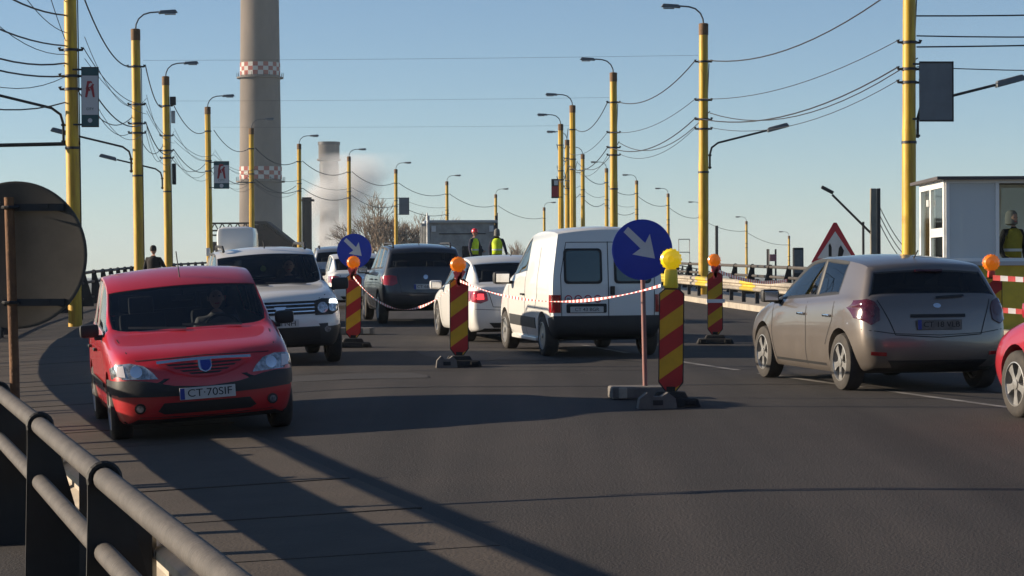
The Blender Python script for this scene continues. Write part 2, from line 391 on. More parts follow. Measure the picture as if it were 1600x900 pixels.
def guardrail(name, label, y0, y1, off, face, cyc, sub=1.0):
    """W-beam on dark posts; face=-1 faces the road on its left"""
    t = thing(name, label, 'guardrail', gp(off, y0)); o0 = t.location.copy()
    pr = [(.0,.44),(.07,.47),(.07,.53),(.0,.565),(.0,.60),(.07,.635),(.07,.70),(.0,.73)]
    y = y0; i = 0
    while y < y1:
        ye = min(y + 2.0, y1); vv = []; ff = []
        for q in range(3):
            yq = y + (ye-y-.01)*q/2
            for dx, z in pr: vv.append(gp(off + face*dx, yq, z) - o0)
        for q in range(2):
            for j in range(len(pr)-1): ff.append((q*8+j, q*8+j+1, q*8+8+j+1, q*8+8+j))
        b = pyobj('beam_panel', vv, ff, cyc[i % len(cyc)], t)
        sm = b.modifiers.new('s','SOLIDIFY'); sm.thickness = .004
        b2 = gp(off - face*.05, y) - o0
        p = box('post', b2 + Vector((0,0,.36)), (.10,.12,.82), M_DARKMETAL, t); 
        y = ye; i += 1
    return t
guardrail('guardrail', 'pale guardrail running beside the near pipe railing at lower left', 4.0, 60.0, .30, 1, [M_GUARD])
guardrail('guardrail', 'pale guardrail with yellow panels along the right kerb', 50.0, 150.0, 18.6, -1, [M_GUARD, M_GUARDY, M_GUARD, M_GUARD])

# ------------------------------------------------------------------ vehicles
HW = 0.87
TPL = {
 'sedan': dict(L=4.25, W=1.74, H=1.60, wb=2.63, fa=.80, r=.305, st=[
   (0.00,[.66,.78,.80,.77,.70,.60],[.20,.36,.53,.66,.735,.775],.79,[.06,.0,.0,.05,.10,.17]),
   (.30,[.78,.85,.865,.84,.79,.71],[.17,.35,.55,.76,.83,.855],.87,None),
   (.80,[.80,.86,.87,.855,.81,.74],[.17,.35,.58,.85,.905,.925],.94,None),
   (1.20,[.80,.86,.87,.865,.855,.825],[.17,.35,.60,.91,.965,.985],.995,None),
   (1.84,[.80,.86,.87,.865,.84,.735],[.17,.35,.62,.93,.98,1.425],1.465,None),
   (2.40,[.80,.86,.87,.865,.84,.745],[.17,.35,.62,.94,.99,1.545],1.60,None),
   (3.00,[.80,.86,.87,.865,.84,.735],[.17,.35,.62,.95,1.0,1.545],1.605,None),
   (3.32,[.80,.86,.87,.865,.83,.70],[.17,.35,.62,.97,1.02,1.465],1.51,None),
   (3.74,[.80,.86,.87,.84,.77,.68],[.18,.36,.62,.99,1.04,1.055],1.07,None),
   (4.10,[.77,.84,.86,.82,.75,.64],[.21,.37,.62,.96,1.03,1.05],1.06,None),
   (4.25,[.6,.76,.78,.75,.70,.60],[.25,.38,.58,.85,.97,1.01],1.02,[-.06,0,0,-.02,-.04,-.07])],
   ws=(3,4), sw=[(3,4,'f'),(4,5,'f'),(5,6,'r'),(6,7,'q')], rg=(7,8), cap=False),
 'hatch': dict(L=4.24, W=1.79, H=1.48, wb=2.65, fa=.85, r=.315, st=[
   (0.00,[.60,.74,.76,.70,.60,.48],[.20,.36,.50,.62,.69,.73],.75,[.06,.0,.0,.06,.12,.20]),
   (.30,[.77,.85,.87,.82,.71,.57],[.17,.35,.55,.73,.80,.83],.85,None),
   (.85,[.81,.87,.895,.85,.76,.65],[.17,.35,.58,.83,.89,.91],.93,None),
   (1.12,[.81,.88,.895,.86,.82,.765],[.17,.35,.60,.87,.925,.945],.96,None),
   (1.98,[.81,.88,.895,.87,.82,.665],[.17,.35,.62,.89,.935,1.385],1.42,None),
   (2.50,[.81,.88,.895,.87,.82,.68],[.17,.35,.62,.91,.955,1.43],1.475,None),
   (3.38,[.81,.88,.895,.87,.82,.675],[.17,.35,.63,.95,1.01,1.385],1.44,None),
   (3.70,[.80,.88,.895,.86,.80,.66],[.19,.36,.64,.98,1.04,1.345],1.395,None),
   (4.24,[.66,.80,.84,.83,.80,.655],[.25,.40,.62,.86,.965,1.315],1.35,[-.08,0,-.01,-.07,-.12,-.38])],
   ws=(3,4), sw=[(3,4,'f'),(4,5,'f'),(5,6,'r')], rg=None, cap=True),
 'suv': dict(L=4.32, W=1.82, H=1.68, wb=2.67, fa=.82, r=.345, st=[
   (0.00,[.62,.76,.78,.75,.68,.54],[.27,.44,.62,.80,.91,.96],.98,[.06,.0,.0,.03,.07,.14]),
   (.28,[.79,.87,.88,.85,.76,.62],[.25,.44,.66,.91,.99,1.02],1.04,None),
   (.82,[.82,.89,.91,.87,.79,.68],[.25,.44,.68,.97,1.045,1.07],1.09,None),
   (1.24,[.82,.89,.91,.88,.84,.79],[.25,.44,.70,1.01,1.07,1.09],1.10,None),
   (1.90,[.82,.89,.91,.88,.84,.705],[.25,.44,.72,1.02,1.08,1.57],1.62,None),
   (2.48,[.82,.89,.91,.88,.84,.72],[.25,.44,.72,1.03,1.09,1.61],1.67,None),
   (3.20,[.82,.89,.91,.88,.84,.715],[.25,.44,.72,1.05,1.10,1.60],1.66,None),
   (3.80,[.82,.89,.91,.88,.83,.70],[.27,.45,.73,1.07,1.12,1.555],1.61,None),
   (4.32,[.68,.82,.86,.85,.82,.69],[.34,.48,.72,.97,1.08,1.51],1.55,[-.1,0,-.01,-.06,-.11,-.33])],
   ws=(3,4), sw=[(3,4,'f'),(4,5,'f'),(5,6,'r'),(6,7,'q')], rg=None, cap=True),
 'van': dict(L=4.14, W=1.72, H=1.80, wb=2.69, fa=.80, r=.305, st=[
   (0.00,[.60,.73,.75,.70,.62,.50],[.22,.38,.54,.72,.82,.88],.90,[.06,.0,.0,.05,.10,.17]),
   (.26,[.75,.82,.84,.79,.71,.58],[.20,.37,.57,.83,.91,.94],.96,None),
   (.70,[.78,.84,.86,.82,.76,.66],[.20,.37,.60,.93,.99,1.02],1.04,None),
   (.98,[.78,.85,.86,.83,.80,.75],[.20,.37,.62,1.0,1.06,1.085],1.11,None),
   (1.82,[.78,.85,.86,.84,.81,.68],[.20,.37,.64,1.02,1.08,1.585],1.66,None),
   (2.35,[.78,.85,.86,.85,.825,.725],[.20,.37,.64,1.04,1.12,1.68],1.755,None),
   (3.00,[.78,.85,.86,.85,.83,.745],[.20,.37,.64,1.06,1.16,1.73],1.80,None),
   (3.80,[.78,.85,.86,.85,.83,.745],[.22,.38,.65,1.06,1.16,1.72],1.79,None),
   (4.14,[.72,.82,.84,.835,.82,.735],[.30,.45,.68,.98,1.16,1.69],1.76,[-.03,0,0,-.015,-.03,-.10])],
   ws=(3,4), sw=[(3,4,'f'),(4,5,'f')], rg=None, cap=True, noback=True),
}
def catmull(bm, lev):
    me = bpy.data.meshes.new('c'); bm.to_mesh(me); o = bpy.data.objects.new('c', me); C.objects.link(o)
    for i in range(10): me.materials.append(None)
    md = o.modifiers.new('s', 'SUBSURF'); md.levels = lev; md.render_levels = lev
    dg = bpy.context.evaluated_depsgraph_get(); out = bpy.data.meshes.new_from_object(o.evaluated_get(dg))
    bpy.data.objects.remove(o); bpy.data.meshes.remove(me)
    return out
def bool_cut(me, cutter_bm):
    cm = bpy.data.meshes.new('k'); cutter_bm.to_mesh(cm); cutter_bm.free()
    a = bpy.data.objects.new('a', me); b = bpy.data.objects.new('b', cm); C.objects.link(a); C.objects.link(b)
    for i in range(10): cm.materials.append(None)
    for p in cm.polygons: p.material_index = 6
    md = a.modifiers.new('b', 'BOOLEAN'); md.operation = 'DIFFERENCE'; md.object = b; md.solver = 'EXACT'; md.material_mode = 'INDEX'
    dg = bpy.context.evaluated_depsgraph_get(); out = bpy.data.meshes.new_from_object(a.evaluated_get(dg))
    bpy.data.objects.remove(a); bpy.data.objects.remove(b)
    return out

class Body:
    """lofted car shell. local frame: +X forward, +Y left, Z up, origin on the ground amidships"""
    def __init__(s, kind, L=None, W=None, H=None, r=None, lev=2):
        T = TPL[kind]; s.T = T; s.kind = kind
        s.L = L or T['L']; s.W = W or T['W']; s.H = H or T['H']
        s.kx = s.L/T['L']; s.ky = s.W/T['W']; s.kz = s.H/T['H']
        s.r = r or T['r']; s.xf = s.fx(T['fa']); s.xr = s.fx(T['fa']+T['wb'])
        hw = T['W']/2
        bm = bmesh.new(); S_ = T['st']; N = len(S_); rings = []
        cols = (.55, 0.0, -.55)
        for i, (x, yy, zz, cr, xo) in enumerate(S_):
            xo = xo or [0]*6; R = {}
            def sw(y, lv):
                q = (abs(y)/hw)
                if i == 0: return .22*q**2.6
                if i == 1: return .05*q**2
                if i == N-1: return -(.05 if kind == 'van' else .13)*q**2.2
                if i in (T['ws'][0],): return .14*q**2 - .07 if lv >= 5 else 0
                if i in (T['ws'][1],): return .08*q**2 - .02 if lv >= 5 else 0
                return 0.0
            for lv in range(6):
                for sg in (1, -1):
                    y = sg*yy[lv]; R[(lv, sg)] = bm.verts.new(s.P(x + xo[lv] + sw(y, lv), y, zz[lv]))
            for c in cols:
                y = c*yy[5]; R[('t', c)] = bm.verts.new(s.P(x + xo[5] + sw(y, 5), y, zz[5] + (cr-zz[5])*(1-(c/.9)**2)))
                y = c*yy[0]; R[('b', c)] = bm.verts.new(s.P(x + xo[0] + sw(y, 0), y, zz[0]))
            if i in (0, N-1):
                for lv in range(1, 5):
                    for c in cols:
                        y = c*yy[lv]; R[(lv, c, 'c')] = bm.verts.new(s.P(x + xo[lv] + sw(y, lv), y, zz[lv]))
            rings.append(R)
        def F(vs, m=0):
            fc = bm.faces.new(vs); fc.material_index = m; return fc
        seq = [1, .55, 0.0, -.55, -1]
        def T_(R, c): return R[(5, 1)] if c == 1 else R[(5, -1)] if c == -1 else R[('t', c)]
        def B_(R, c): return R[(0, 1)] if c == 1 else R[(0, -1)] if c == -1 else R[('b', c)]
        swm = {(a, b): k for a, b, k in T['sw']}
        for i in range(N-1):
            A, B = rings[i], rings[i+1]
            for sg in (1, -1):
                for lv in range(5):
                    m = 0
                    if lv == 4 and (i, i+1) in swm: m = {'f': 2, 'r': 3, 'q': 4}[swm[(i, i+1)]]
                    F([A[(lv, sg)], B[(lv, sg)], B[(lv+1, sg)], A[(lv+1, sg)]][::sg], m)
            for c0, c1 in zip(seq, seq[1:]):
                m = 1 if (i, i+1) == T['ws'] else 5 if T['rg'] == (i, i+1) else 0
                F([T_(A, c0), T_(A, c1), T_(B, c1), T_(B, c0)], m)
                F([B_(A, c0), B_(A, c1), B_(B, c1), B_(B, c0)], 6)
        for i, rev in ((0, 1), (N-1, -1)):
            R = rings[i]
            def Cp(lv, c):
                if c in (1, -1): return R[(lv, c)]
                if lv == 0: return R[('b', c)]
                if lv == 5: return R[('t', c)]
                return R[(lv, c, 'c')]
            for lv in range(5):
                for c0, c1 in zip(seq, seq[1:]):
                    m = 5 if (i == N-1 and T['cap'] and lv == 4 and not T.get('noback')) else 0
                    F([Cp(lv, c0), Cp(lv, c1), Cp(lv+1, c1), Cp(lv+1, c0)][::rev], m)
        cl = bm.edges.layers.float.new('crease_edge')
        def cz(a_, b_, v_):
            ed = bm.edges.get((a_, b_))
            if ed: ed[cl] = max(ed[cl], v_)
        w0, w1 = T['ws']
        for i in range(N-1):
            A, B = rings[i], rings[i+1]
            for sg in (1, -1):
                if i >= w0: cz(A[(5,sg)], B[(5,sg)], .7); cz(A[(4,sg)], B[(4,sg)], .4)
                else: cz(A[(5,sg)], B[(5,sg)], .2); cz(A[(4,sg)], B[(4,sg)], .35)
                cz(A[(0,sg)], B[(0,sg)], .4); cz(A[(3,sg)], B[(3,sg)], .25)
        for i, v_ in ((w0,.6),(w1,.25)) + (((T['rg'][0],.3),(T['rg'][1],.5)) if T['rg'] else ()) + ((N-1,.35 if kind != 'van' else .5),(0,.2)):
            R = rings[i]
            for c0, c1 in zip(seq, seq[1:]): cz(T_(R,c0), T_(R,c1), v_)
            if i == N-1:
                for sg in (1,-1):
                    for lv in range(5): cz(R[(lv,sg)], R[(lv+1,sg)], v_)
        bmesh.ops.recalc_face_normals(bm, faces=bm.faces[:])
        me = catmull(bm, lev); bm.free()
        zs_ = [v.co.z for v in me.vertices]; ys_ = [v.co.y for v in me.vertices]; xs_ = [v.co.x for v in me.vertices]
        ez = (s.H - min(zs_))/(max(zs_) - min(zs_)); ey = s.W/(max(ys_)-min(ys_)); ex = s.L/(max(xs_)-min(xs_)); x0_ = (max(xs_)+min(xs_))/2
        for v in me.vertices: v.co = Vector(((v.co.x-x0_)*ex, v.co.y*ey, min(zs_) + (v.co.z-min(zs_))*ez))
        b2 = bmesh.new(); b2.from_mesh(me)
        s.bvh = BVHTree.FromBMesh(b2)
        # frames round the glass: painted rim, then a black seal set back a little
        s.rim = {1: .018, 2: .03, 3: .03, 4: .035, 5: .04}
        for k in (2, 3, 4, 1, 5):
            fs = [q for q in b2.faces if q.material_index == k]
            if not fs: continue
            r = bmesh.ops.inset_region(b2, faces=fs, thickness=s.rim[k], depth=0, use_even_offset=False, use_boundary=True)
            for q in r['faces']: q.material_index = 7 if (k in (2, 3, 4) and kind in ('hatch', 'suv')) else 0
            fs = [q for q in b2.faces if q.material_index == k]
            r = bmesh.ops.inset_region(b2, faces=fs, thickness=.016, depth=-.010, use_even_offset=False, use_boundary=True)
            for q in r['faces']: q.material_index = 7
        me2 = bpy.data.meshes.new('b'); b2.to_mesh(me2); b2.free()
        cb = bmesh.new()
        for xw in (s.xf, s.xr):
            for sg in (1, -1):
                M = Matrix.Translation((xw, sg*(s.W/2 - .02), s.r + .01)) @ Matrix.Rotation(R_(90), 4, 'X')
                a_lathe(cb, [(s.r*1.16, -.24), (s.r*1.16, .24)], 28, M)
        bmesh.ops.recalc_face_normals(cb, faces=cb.faces[:])
        s.me = bool_cut(me2, cb)
    def fx(s, x): return s.L/2 - x*s.kx
    def P(s, x, y, z): return Vector((s.fx(x), y*s.ky, z*s.kz))
    def cast(s, view, a, b):
        if view == 'F': o, d = Vector((6, a, b)), Vector((-1, 0, 0))
        elif view == 'B': o, d = Vector((-6, a, b)), Vector((1, 0, 0))
        elif view == 'L': o, d = Vector((a, 4, b)), Vector((0, -1, 0))
        elif view == 'R': o, d = Vector((a, -4, b)), Vector((0, 1, 0))
        else: o, d = Vector((a, b, 5)), Vector((0, 0, -1))
        h = s.bvh.ray_cast(o, d)
        if h[0] is None:
            h = s.bvh.find_nearest(o + d*(6 - s.L/2 if view in 'FB' else 4 - s.W/2 if view in 'LR' else 3.6))
        nrm = h[1]
        if nrm.dot(d) > 0: nrm = -nrm
        return h[0], (nrm*.7 - d*.3).normalized()
    def patch(s, name, view, poly, m, parent, off=.006, cuts=3, depth=.012, smooth=True):
        bm = bmesh.new(); vs = [bm.verts.new((p[0], p[1], 0)) for p in poly]; bm.faces.new(vs)
        bmesh.ops.triangulate(bm, faces=bm.faces[:])
        bmesh.ops.subdivide_edges(bm, edges=bm.edges[:], cuts=cuts, use_grid_fill=True)
        pos = {}
        for v in bm.verts:
            h, nn = s.cast(view, v.co.x, v.co.y); pos[v] = (h + nn*off, h - nn*depth)
        bd = [e for e in bm.edges if len(e.link_faces) == 1]
        low = {}
        for v, (p, q) in pos.items(): v.co = p
        for e in bd:
            for v in e.verts:
                if v not in low: low[v] = bm.verts.new(pos[v][1])
        for e in bd:
            a, b = e.verts; bm.faces.new((a, b, low[b], low[a]))
        return from_bm(name, bm, m, parent, smooth, 40)
    def strip(s, name, view, line, w, m, parent, off=.003, closed=False):
        pts = []
        ln = list(line) + ([line[0]] if closed else [])
        for (a, b), (c, d) in zip(ln, ln[1:]):
            k = max(1, int(math.hypot(c-a, d-b)/.06))
            pts += [(a + (c-a)*i/k, b + (d-b)*i/k) for i in range(k)]
        pts.append(ln[-1]); vv = []; ff = []
        for i, (a, b) in enumerate(pts):
            p0 = pts[max(i-1, 0)]; p1 = pts[min(i+1, len(pts)-1)]
            t = Vector((p1[0]-p0[0], p1[1]-p0[1])); t = t.normalized() if t.length > 0 else Vector((1, 0)); nx, ny = -t.y, t.x
            for q in (-.5, .5):
                h, nn = s.cast(view, a + nx*w*q, b + ny*w*q); vv.append(h + nn*off)
        for i in range(len(pts)-1): ff.append((2*i, 2*i+1, 2*i+3, 2*i+2))
        return pyobj(name, vv, ff, m, parent)
    def emit_parts(s, t, paint_m, glasses, lower=None):
        """split the cut shell by material into body and panes"""
        me = s.me; names = {1: 'windshield', 2: 'side_window', 3: 'side_window', 4: 'quarter_window', 5: 'rear_window'}
        V = [v.co.copy() for v in me.vertices]
        def sub(keep, name, mats, smooth=True):
            mp = {}; vv = []; ff = []; mi = []
            for p in keep:
                q = []
                for i in p.vertices:
                    if i not in mp: mp[i] = len(vv); vv.append(V[i])
                    q.append(mp[i])
                ff.append(q); mi.append(p.material_index)
            m2 = bpy.data.meshes.new(name); m2.from_pydata(vv, [], ff); m2.update()
            m2.polygons.foreach_set('use_smooth', [True]*len(ff)); m2.set_sharp_from_angle(angle=R_(38))
            for x in mats: m2.materials.append(x)
            return m2, mi
        bodyp = [p for p in me.polygons if p.material_index in (0, 6, 7)]
        m2, mi = sub(bodyp, 'body', [paint_m, M_BLACK, lower or M_BLACK])
        for p, k in zip(m2.polygons, mi):
            p.material_index = 0 if k == 0 else 1
            if lower and k == 0 and p.center.z < s.low_z and (s.low_f is None or s.low_f(p.center)): p.material_index = 2
        body = meshobj('body', m2, None, t)
        # cabin lining: the same shell a little inside, dark
        up = [p for p in me.polygons if p.material_index in (0, 7) and p.center.z > .62*s.kz]
        m3, _ = sub(up, 'cabin_lining', [M_LINING])
        nn = [v.normal.copy() for v in m3.vertices]
        for v, q in zip(m3.vertices, nn): v.co -= q*.022
        meshobj('cabin_lining', m3, None, t)
        for k in (1, 2, 3, 4, 5):
            ps = [p for p in me.polygons if p.material_index == k]
            groups = [ps] if k in (1, 5) else [[p for p in ps if p.center.y > 0], [p for p in ps if p.center.y < 0]]
            for g in groups:
                if not g: continue
                if glasses.get(k) is None: continue
                m4, _ = sub(g, names[k], [glasses[k]]); meshobj(names[k], m4, None, t)
        return body

WHEEL_CACHE = {}
def wheel_mesh(r, style):
    key = (round(r, 3), style)
    if key in WHEEL_CACHE: return WHEEL_CACHE[key]
    w = .195; M = Matrix.Rotation(R_(-90), 4, 'X')          # axis +Y is outboard
    bm = bmesh.new()
    a_lathe(bm, [(r*.66,-w/2),(r*.86,-w/2-.006),(r*.965,-w/2+.012),(r,-w/2+.04),(r,w/2-.04),(r*.965,w/2-.012),(r*.86,w/2+.006),(r*.66,w/2)], 36, M, closed=True)
    bmesh.ops.recalc_face_normals(bm, faces=bm.faces[:]); ty = bpy.data.meshes.new('tyre'); bm.to_mesh(ty); bm.free()
    ty.polygons.foreach_set('use_smooth', [True]*len(ty.polygons)); ty.set_sharp_from_angle(angle=R_(40)); ty.materials.append(M_TYRE)
    bm = bmesh.new(); ri = r*.67
    a_lathe(bm, [(ri,-w/2+.01),(ri,w/2+.002),(ri*.95,w/2+.004),(ri*.90,w/2-.02),(ri*.88,-w/2+.02)], 36, M, closed=True)
    if style == 'alloy':
        for k in range(5):
            a = 2*math.pi*k/5
            poly = [(-.034,ri*.14),(.034,ri*.14),(.030,ri*.5),(.052,ri*.92),(-.052,ri*.92),(-.030,ri*.5)]
            a_prism(bm, poly, M @ Matrix.Translation((0,0,w/2-.045)) @ Matrix.Rotation(a, 4, 'Z'), .034)
        a_lathe(bm, [(0,w/2-.05),(ri*.26,w/2-.05),(ri*.24,w/2+.0),(0,w/2+.004)], 20, M)
    else:                                                   # full cover with slots
        a_lathe(bm, [(0,w/2-.012),(ri*.35,w/2-.004),(ri*.62,w/2-.016),(ri*.9,w/2-.006)], 36, M)
        for k in range(8):
            a = 2*math.pi*(k+.5)/8
            a_prism(bm, [(-.016,ri*.66),(.016,ri*.66),(.024,ri*.86),(-.024,ri*.86)], M @ Matrix.Rotation(a,4,'Z') @ Matrix.Translation((0,0,w/2-.014)), .008)
        a_lathe(bm, [(0,w/2),(ri*.2,w/2),(ri*.18,w/2+.01),(0,w/2+.012)], 16, M)
    bmesh.ops.recalc_face_normals(bm, faces=bm.faces[:]); rm = bpy.data.meshes.new('rim'); bm.to_mesh(rm); bm.free()
    rm.polygons.foreach_set('use_smooth', [True]*len(rm.polygons)); rm.set_sharp_from_angle(angle=R_(30))
    rm.materials.append(M_STEELW if style == 'steel' else M_RIM)
    bm = bmesh.new(); a_lathe(bm, [(0,-.05),(ri*.88,-.05),(ri*.88,.0),(0,.0)], 24, M); bmesh.ops.recalc_face_normals(bm, faces=bm.faces[:])
    bd = bpy.data.meshes.new('brake'); bm.to_mesh(bd); bm.free(); bd.materials.append(M_DARKMETAL)
    WHEEL_CACHE[key] = (ty, rm, bd); return WHEEL_CACHE[key]
def add_wheels(t, b, style='alloy', track=None, steer=0.0):
    ty, rm, bd = wheel_mesh(b.r, style); hw = (track or (b.W/2 - .105))
    for xw, st_ in ((b.xf, steer), (b.xr, 0)):
        for sg in (1, -1):
            o = meshobj('wheel', ty, None, t); o.location = (xw, sg*hw, b.r); o.rotation_euler = (0, 0, (0 if sg > 0 else math.pi) + st_)
            meshobj('rim', rm, None, o); meshobj('brake_disc', bd, None, o)
def seats(t, b, rear=True):
    kz = b.kz; x0 = b.L/2
    def seat(x, y, w, nm):
        bm = bmesh.new(); a_box(bm, (x+.1, y, .52*kz), (.50, w, .16), bev=.04)
        a_box(bm, (x-.22, y, .84*kz), (.14, w*.95, .62), Matrix.Rotation(R_(-14), 3, 'Y'), .05)
        for hy in ([0] if w < .8 else [-w*.33, w*.33]): a_box(bm, (x-.33, y+hy, 1.22*kz), (.09, .26, .19), Matrix.Rotation(R_(-10), 3, 'Y'), .035)
        from_bm(nm, bm, M_FABRIC, t, True, 40)
    xs = b.fx({'sedan':2.2,'hatch':2.3,'suv':2.3,'van':2.0}[b.kind])
    for sg in (1, -1): seat(xs, sg*.37, .5, 'front_seat')
    if rear: seat(xs-.85, 0, 1.25, 'rear_seat')
    xd = b.fx({'sedan':1.45,'hatch':1.42,'suv':1.5,'van':1.25}[b.kind])
    box('dashboard', (xd, 0, .84*kz), (.36, b.W*.78, .20), M_BLACK, t, bev=.06)
    bm = bmesh.new(); ring = [(0, .185*math.cos(q*math.pi/9), .185*math.sin(q*math.pi/9)) for q in range(19)]
    Mx = Matrix.Translation((xd-.26, .37, .93*kz)) @ Matrix.Rotation(R_(-25), 4, 'Y')
    a_tube(bm, [Mx @ Vector(q) for q in ring], .016, 6, False); a_tube(bm, [Mx @ Vector((0,-.17,0)), Mx @ Vector((0,.17,0))], .02, 6)
    from_bm('steering_wheel', bm, M_BLACK, t, True)
def driver(t, b, col, m_cloth):
    x = b.fx({'sedan':2.2,'hatch':2.3,'suv':2.3,'van':2.0}[b.kind])
def mirror(t, b, m, x, z, s=1.0):
    for sg in (1, -1):
        h, nn = b.cast('L' if sg > 0 else 'R', x, z - .04)
        bm = bmesh.new(); y0 = h.y
        a_box(bm, (x+.02, y0 + sg*.135*s, z+.04), (.13*s, .22*s, .155*s), bev=.045*s)
        a_box(bm, (x+.02, y0 + sg*.02, z-.03), (.08, .10, .05), bev=.012)
        o = from_bm('door_mirror', bm, m, t, True, 50)
        box('mirror_glass', (x-.05*s, y0 + sg*.135*s, z+.04), (.012, .17*s, .11*s), M_CHROME, o, bev=.004)
def num_plate(t, b, view, z, txt, w=.52, off=.014, m=None, tilt=0.0, size=.085, hide=False):
    h, nn = b.cast(view, 0, z); x = h.x + (off if view == 'F' else -off); sg = 1 if view == 'F' else -1
    o = box('licence_plate', (x, 0, z), (.012, w, .112), m or M_PLATEW, t, bev=.004)
    # text frame: viewer's right is +Y for a front plate (car faces the viewer), -Y for a rear plate
    Mx = Matrix.Translation((x + sg*.0075, 0, z)) @ Matrix(((0,0,sg,0),(sg,0,0,0),(0,1,0,0),(0,0,0,1)))
    Mx = Mx @ Matrix.Rotation(0, 4, 'Z')
    box('country_band', (x + sg*.0045, -sg*(w/2-.025), z), (.006, .042, .104), M_PLATEB, o)
    text_obj('plate_lettering', txt, size, Mx @ Matrix.Translation((.02, 0, 0)), M_INK, o, sx=1.12)
    return o
def handles(t, b, xs, z, m, s=1):
    for x in xs:
        for sg in (1, -1):
            h, nn = b.cast('L' if sg > 0 else 'R', x, z)
            bm = bmesh.new(); a_box(bm, (x, h.y + sg*.022, z), (.20, .026, .030), bev=.010)
            a_box(bm, (x-.07, h.y + sg*.006, z), (.03,.03,.024)); a_box(bm, (x+.07, h.y + sg*.006, z), (.03,.03,.024))
            from_bm('door_handle', bm, m, t, True, 40)
def door_lines(t, b, fx_list, z0, z1):
    for pl in fx_list:
        for vw in ('L', 'R'): b.strip('door_gap', vw, pl, .014, M_INK, t)
def wipers(t, b, z0, view='F'):
    for y0, y1 in ((.5, -.08), (-.05, -.6)):
        b.strip('wiper', view, [(y0, z0), (y1, z0+.035)], .022, M_BLACK, t, off=.018)
def place(t, x, y, hd, away=True, b=None):
    """set a car on the sloping road. hd = dx/dy heading; local +X is forward"""
    a = math.atan(hd); fwd = Vector((math.sin(a), math.cos(a), 0)) * (1 if away else -1)
    lft = Vector((-fwd.y, fwd.x, 0))
    def g(p): return ground(p.x, p.y)
    c = Vector((x, y, 0))
    zf = g(c+fwd*1.3); zb = g(c-fwd*1.3); zl = g(c+lft*.75); zr = g(c-lft*.75)
    X = (fwd*2.6 + Vector((0,0,zf-zb))).normalized(); Yv = (lft*1.5 + Vector((0,0,zl-zr))).normalized(); Z = X.cross(Yv).normalized(); Yv = Z.cross(X)
    Mx = Matrix((X, Yv, Z)).transposed().to_4x4(); Mx.translation = Vector((x, y, (zf+zb+zl+zr)/4 - .004))
    t.matrix_world = Mx
    return t
Y_ = lambda p: [(-a, b_) for a, b_ in p][::-1]
def both(b, fn_name, name, view, poly, m, parent, **k):
    r = []
    for pl in (poly, Y_(poly)): r.append(b.patch(name, view, pl, m, parent, **k))
    return r

# ---- red saloon coming towards the camera
P_RED = paint('paint_red', (.50,.010,.018), 0.0, .35, .12)
t = thing('car', 'red saloon driving towards the viewer by the left railing, plate CT 70 SIF', 'car')
b = Body('sedan', r=.305); b.low_z = 0; b.low_f = None
body = b.emit_parts(t, P_RED, {1: M_G_WIND, 2: M_G_DARK, 3: M_G_DARK, 4: M_G_DARK, 5: M_G_DARK})
add_wheels(t, b, 'cover'); seats(t, b)
b.patch('bumper_band', 'F', [(.865,.455),(.865,.60),(.66,.60),(.54,.585),(.30,.530),(0,.510),(-.30,.530),(-.54,.585),(-.66,.60),(-.865,.60),(-.865,.455),(-.5,.44),(0,.43),(.5,.44)], M_BLACK, t, off=.018, cuts=4)
for sg in ('L','R'): b.patch('bumper_band', sg, [(b.L/2-.05,.46),(b.L/2-.05,.60),(b.L/2-.52,.60),(b.L/2-.52,.47)], M_BLACK, t, off=.008)
hl = [(.44,.60),(.48,.66),(.56,.725),(.68,.755),(.80,.75),(.85,.71),(.845,.615)]
for o in both(b, 0, 'headlight', 'F', hl, M_LENS, t, off=.012):
    sg = 1 if o.data.vertices[0].co.y > 0 else -1
    b.patch('reflector', 'F', circ(sg*.63,.675,.055,14), M_CHROME, o, off=.017, cuts=1)
    b.patch('turn_lens', 'F', [(sg*.73,.63),(sg*.80,.64),(sg*.80,.73),(sg*.74,.735)], M_CLEARL, o, off=.016, cuts=1)
gr = b.patch('grille', 'F', [(-.44,.735),(-.30,.665),(-.15,.625),(0,.612),(.15,.625),(.30,.665),(.44,.735),(.2,.745),(0,.748),(-.2,.745)], P_RED, t, off=.010, cuts=3)
for k, (zz, hw_) in enumerate(((.725,.36),(.695,.30),(.665,.235),(.64,.16))):
    b.patch('grille_slot', 'F', [(-hw_,zz),(hw_,zz),(hw_-.03,zz-.016),(-hw_+.03,zz-.016)], M_BLACK, gr, off=.013, cuts=2)
b.strip('chrome_bar', 'F', [(-.44,.742),(-.2,.752),(0,.755),(.2,.752),(.44,.742)], .024, M_CHROME, t, off=.020)
b.strip('grille_lip', 'F', [(-.42,.722),(-.28,.655),(-.14,.616),(0,.604),(.14,.616),(.28,.655),(.42,.722)], .012, P_RED, t, off=.026)
em = b.patch('emblem', 'F', [(-.062,.742),(.062,.742),(.062,.68),(.045,.65),(0,.632),(-.045,.65),(-.062,.68)], M_CHROME, t, off=.028, cuts=2)
b.patch('emblem_shield', 'F', [(-.042,.735),(.055,.735),(.055,.682),(.035,.656),(0,.643),(-.03,.66),(-.042,.68)], M_PLATEB, em, off=.034, cuts=1)
b.patch('lower_intake', 'F', [(-.46,.30),(-.40,.375),(.40,.375),(.46,.30),(.40,.27),(-.40,.27)], M_BLACK, t, off=.006, cuts=3)
for sg in (1,-1):
    o = b.patch('fog_lamp', 'F', circ(sg*.62,.335,.05,14), M_BLACK, t, off=.010, cuts=1); b.patch('fog_glass','F',circ(sg*.62,.335,.032,12),M_LENS,o,off=.014,cuts=1)
b.patch('chin', 'F', [(-.7,.16),(.7,.16),(.76,.215),(-.76,.215)], M_BLACK, t, off=.012)
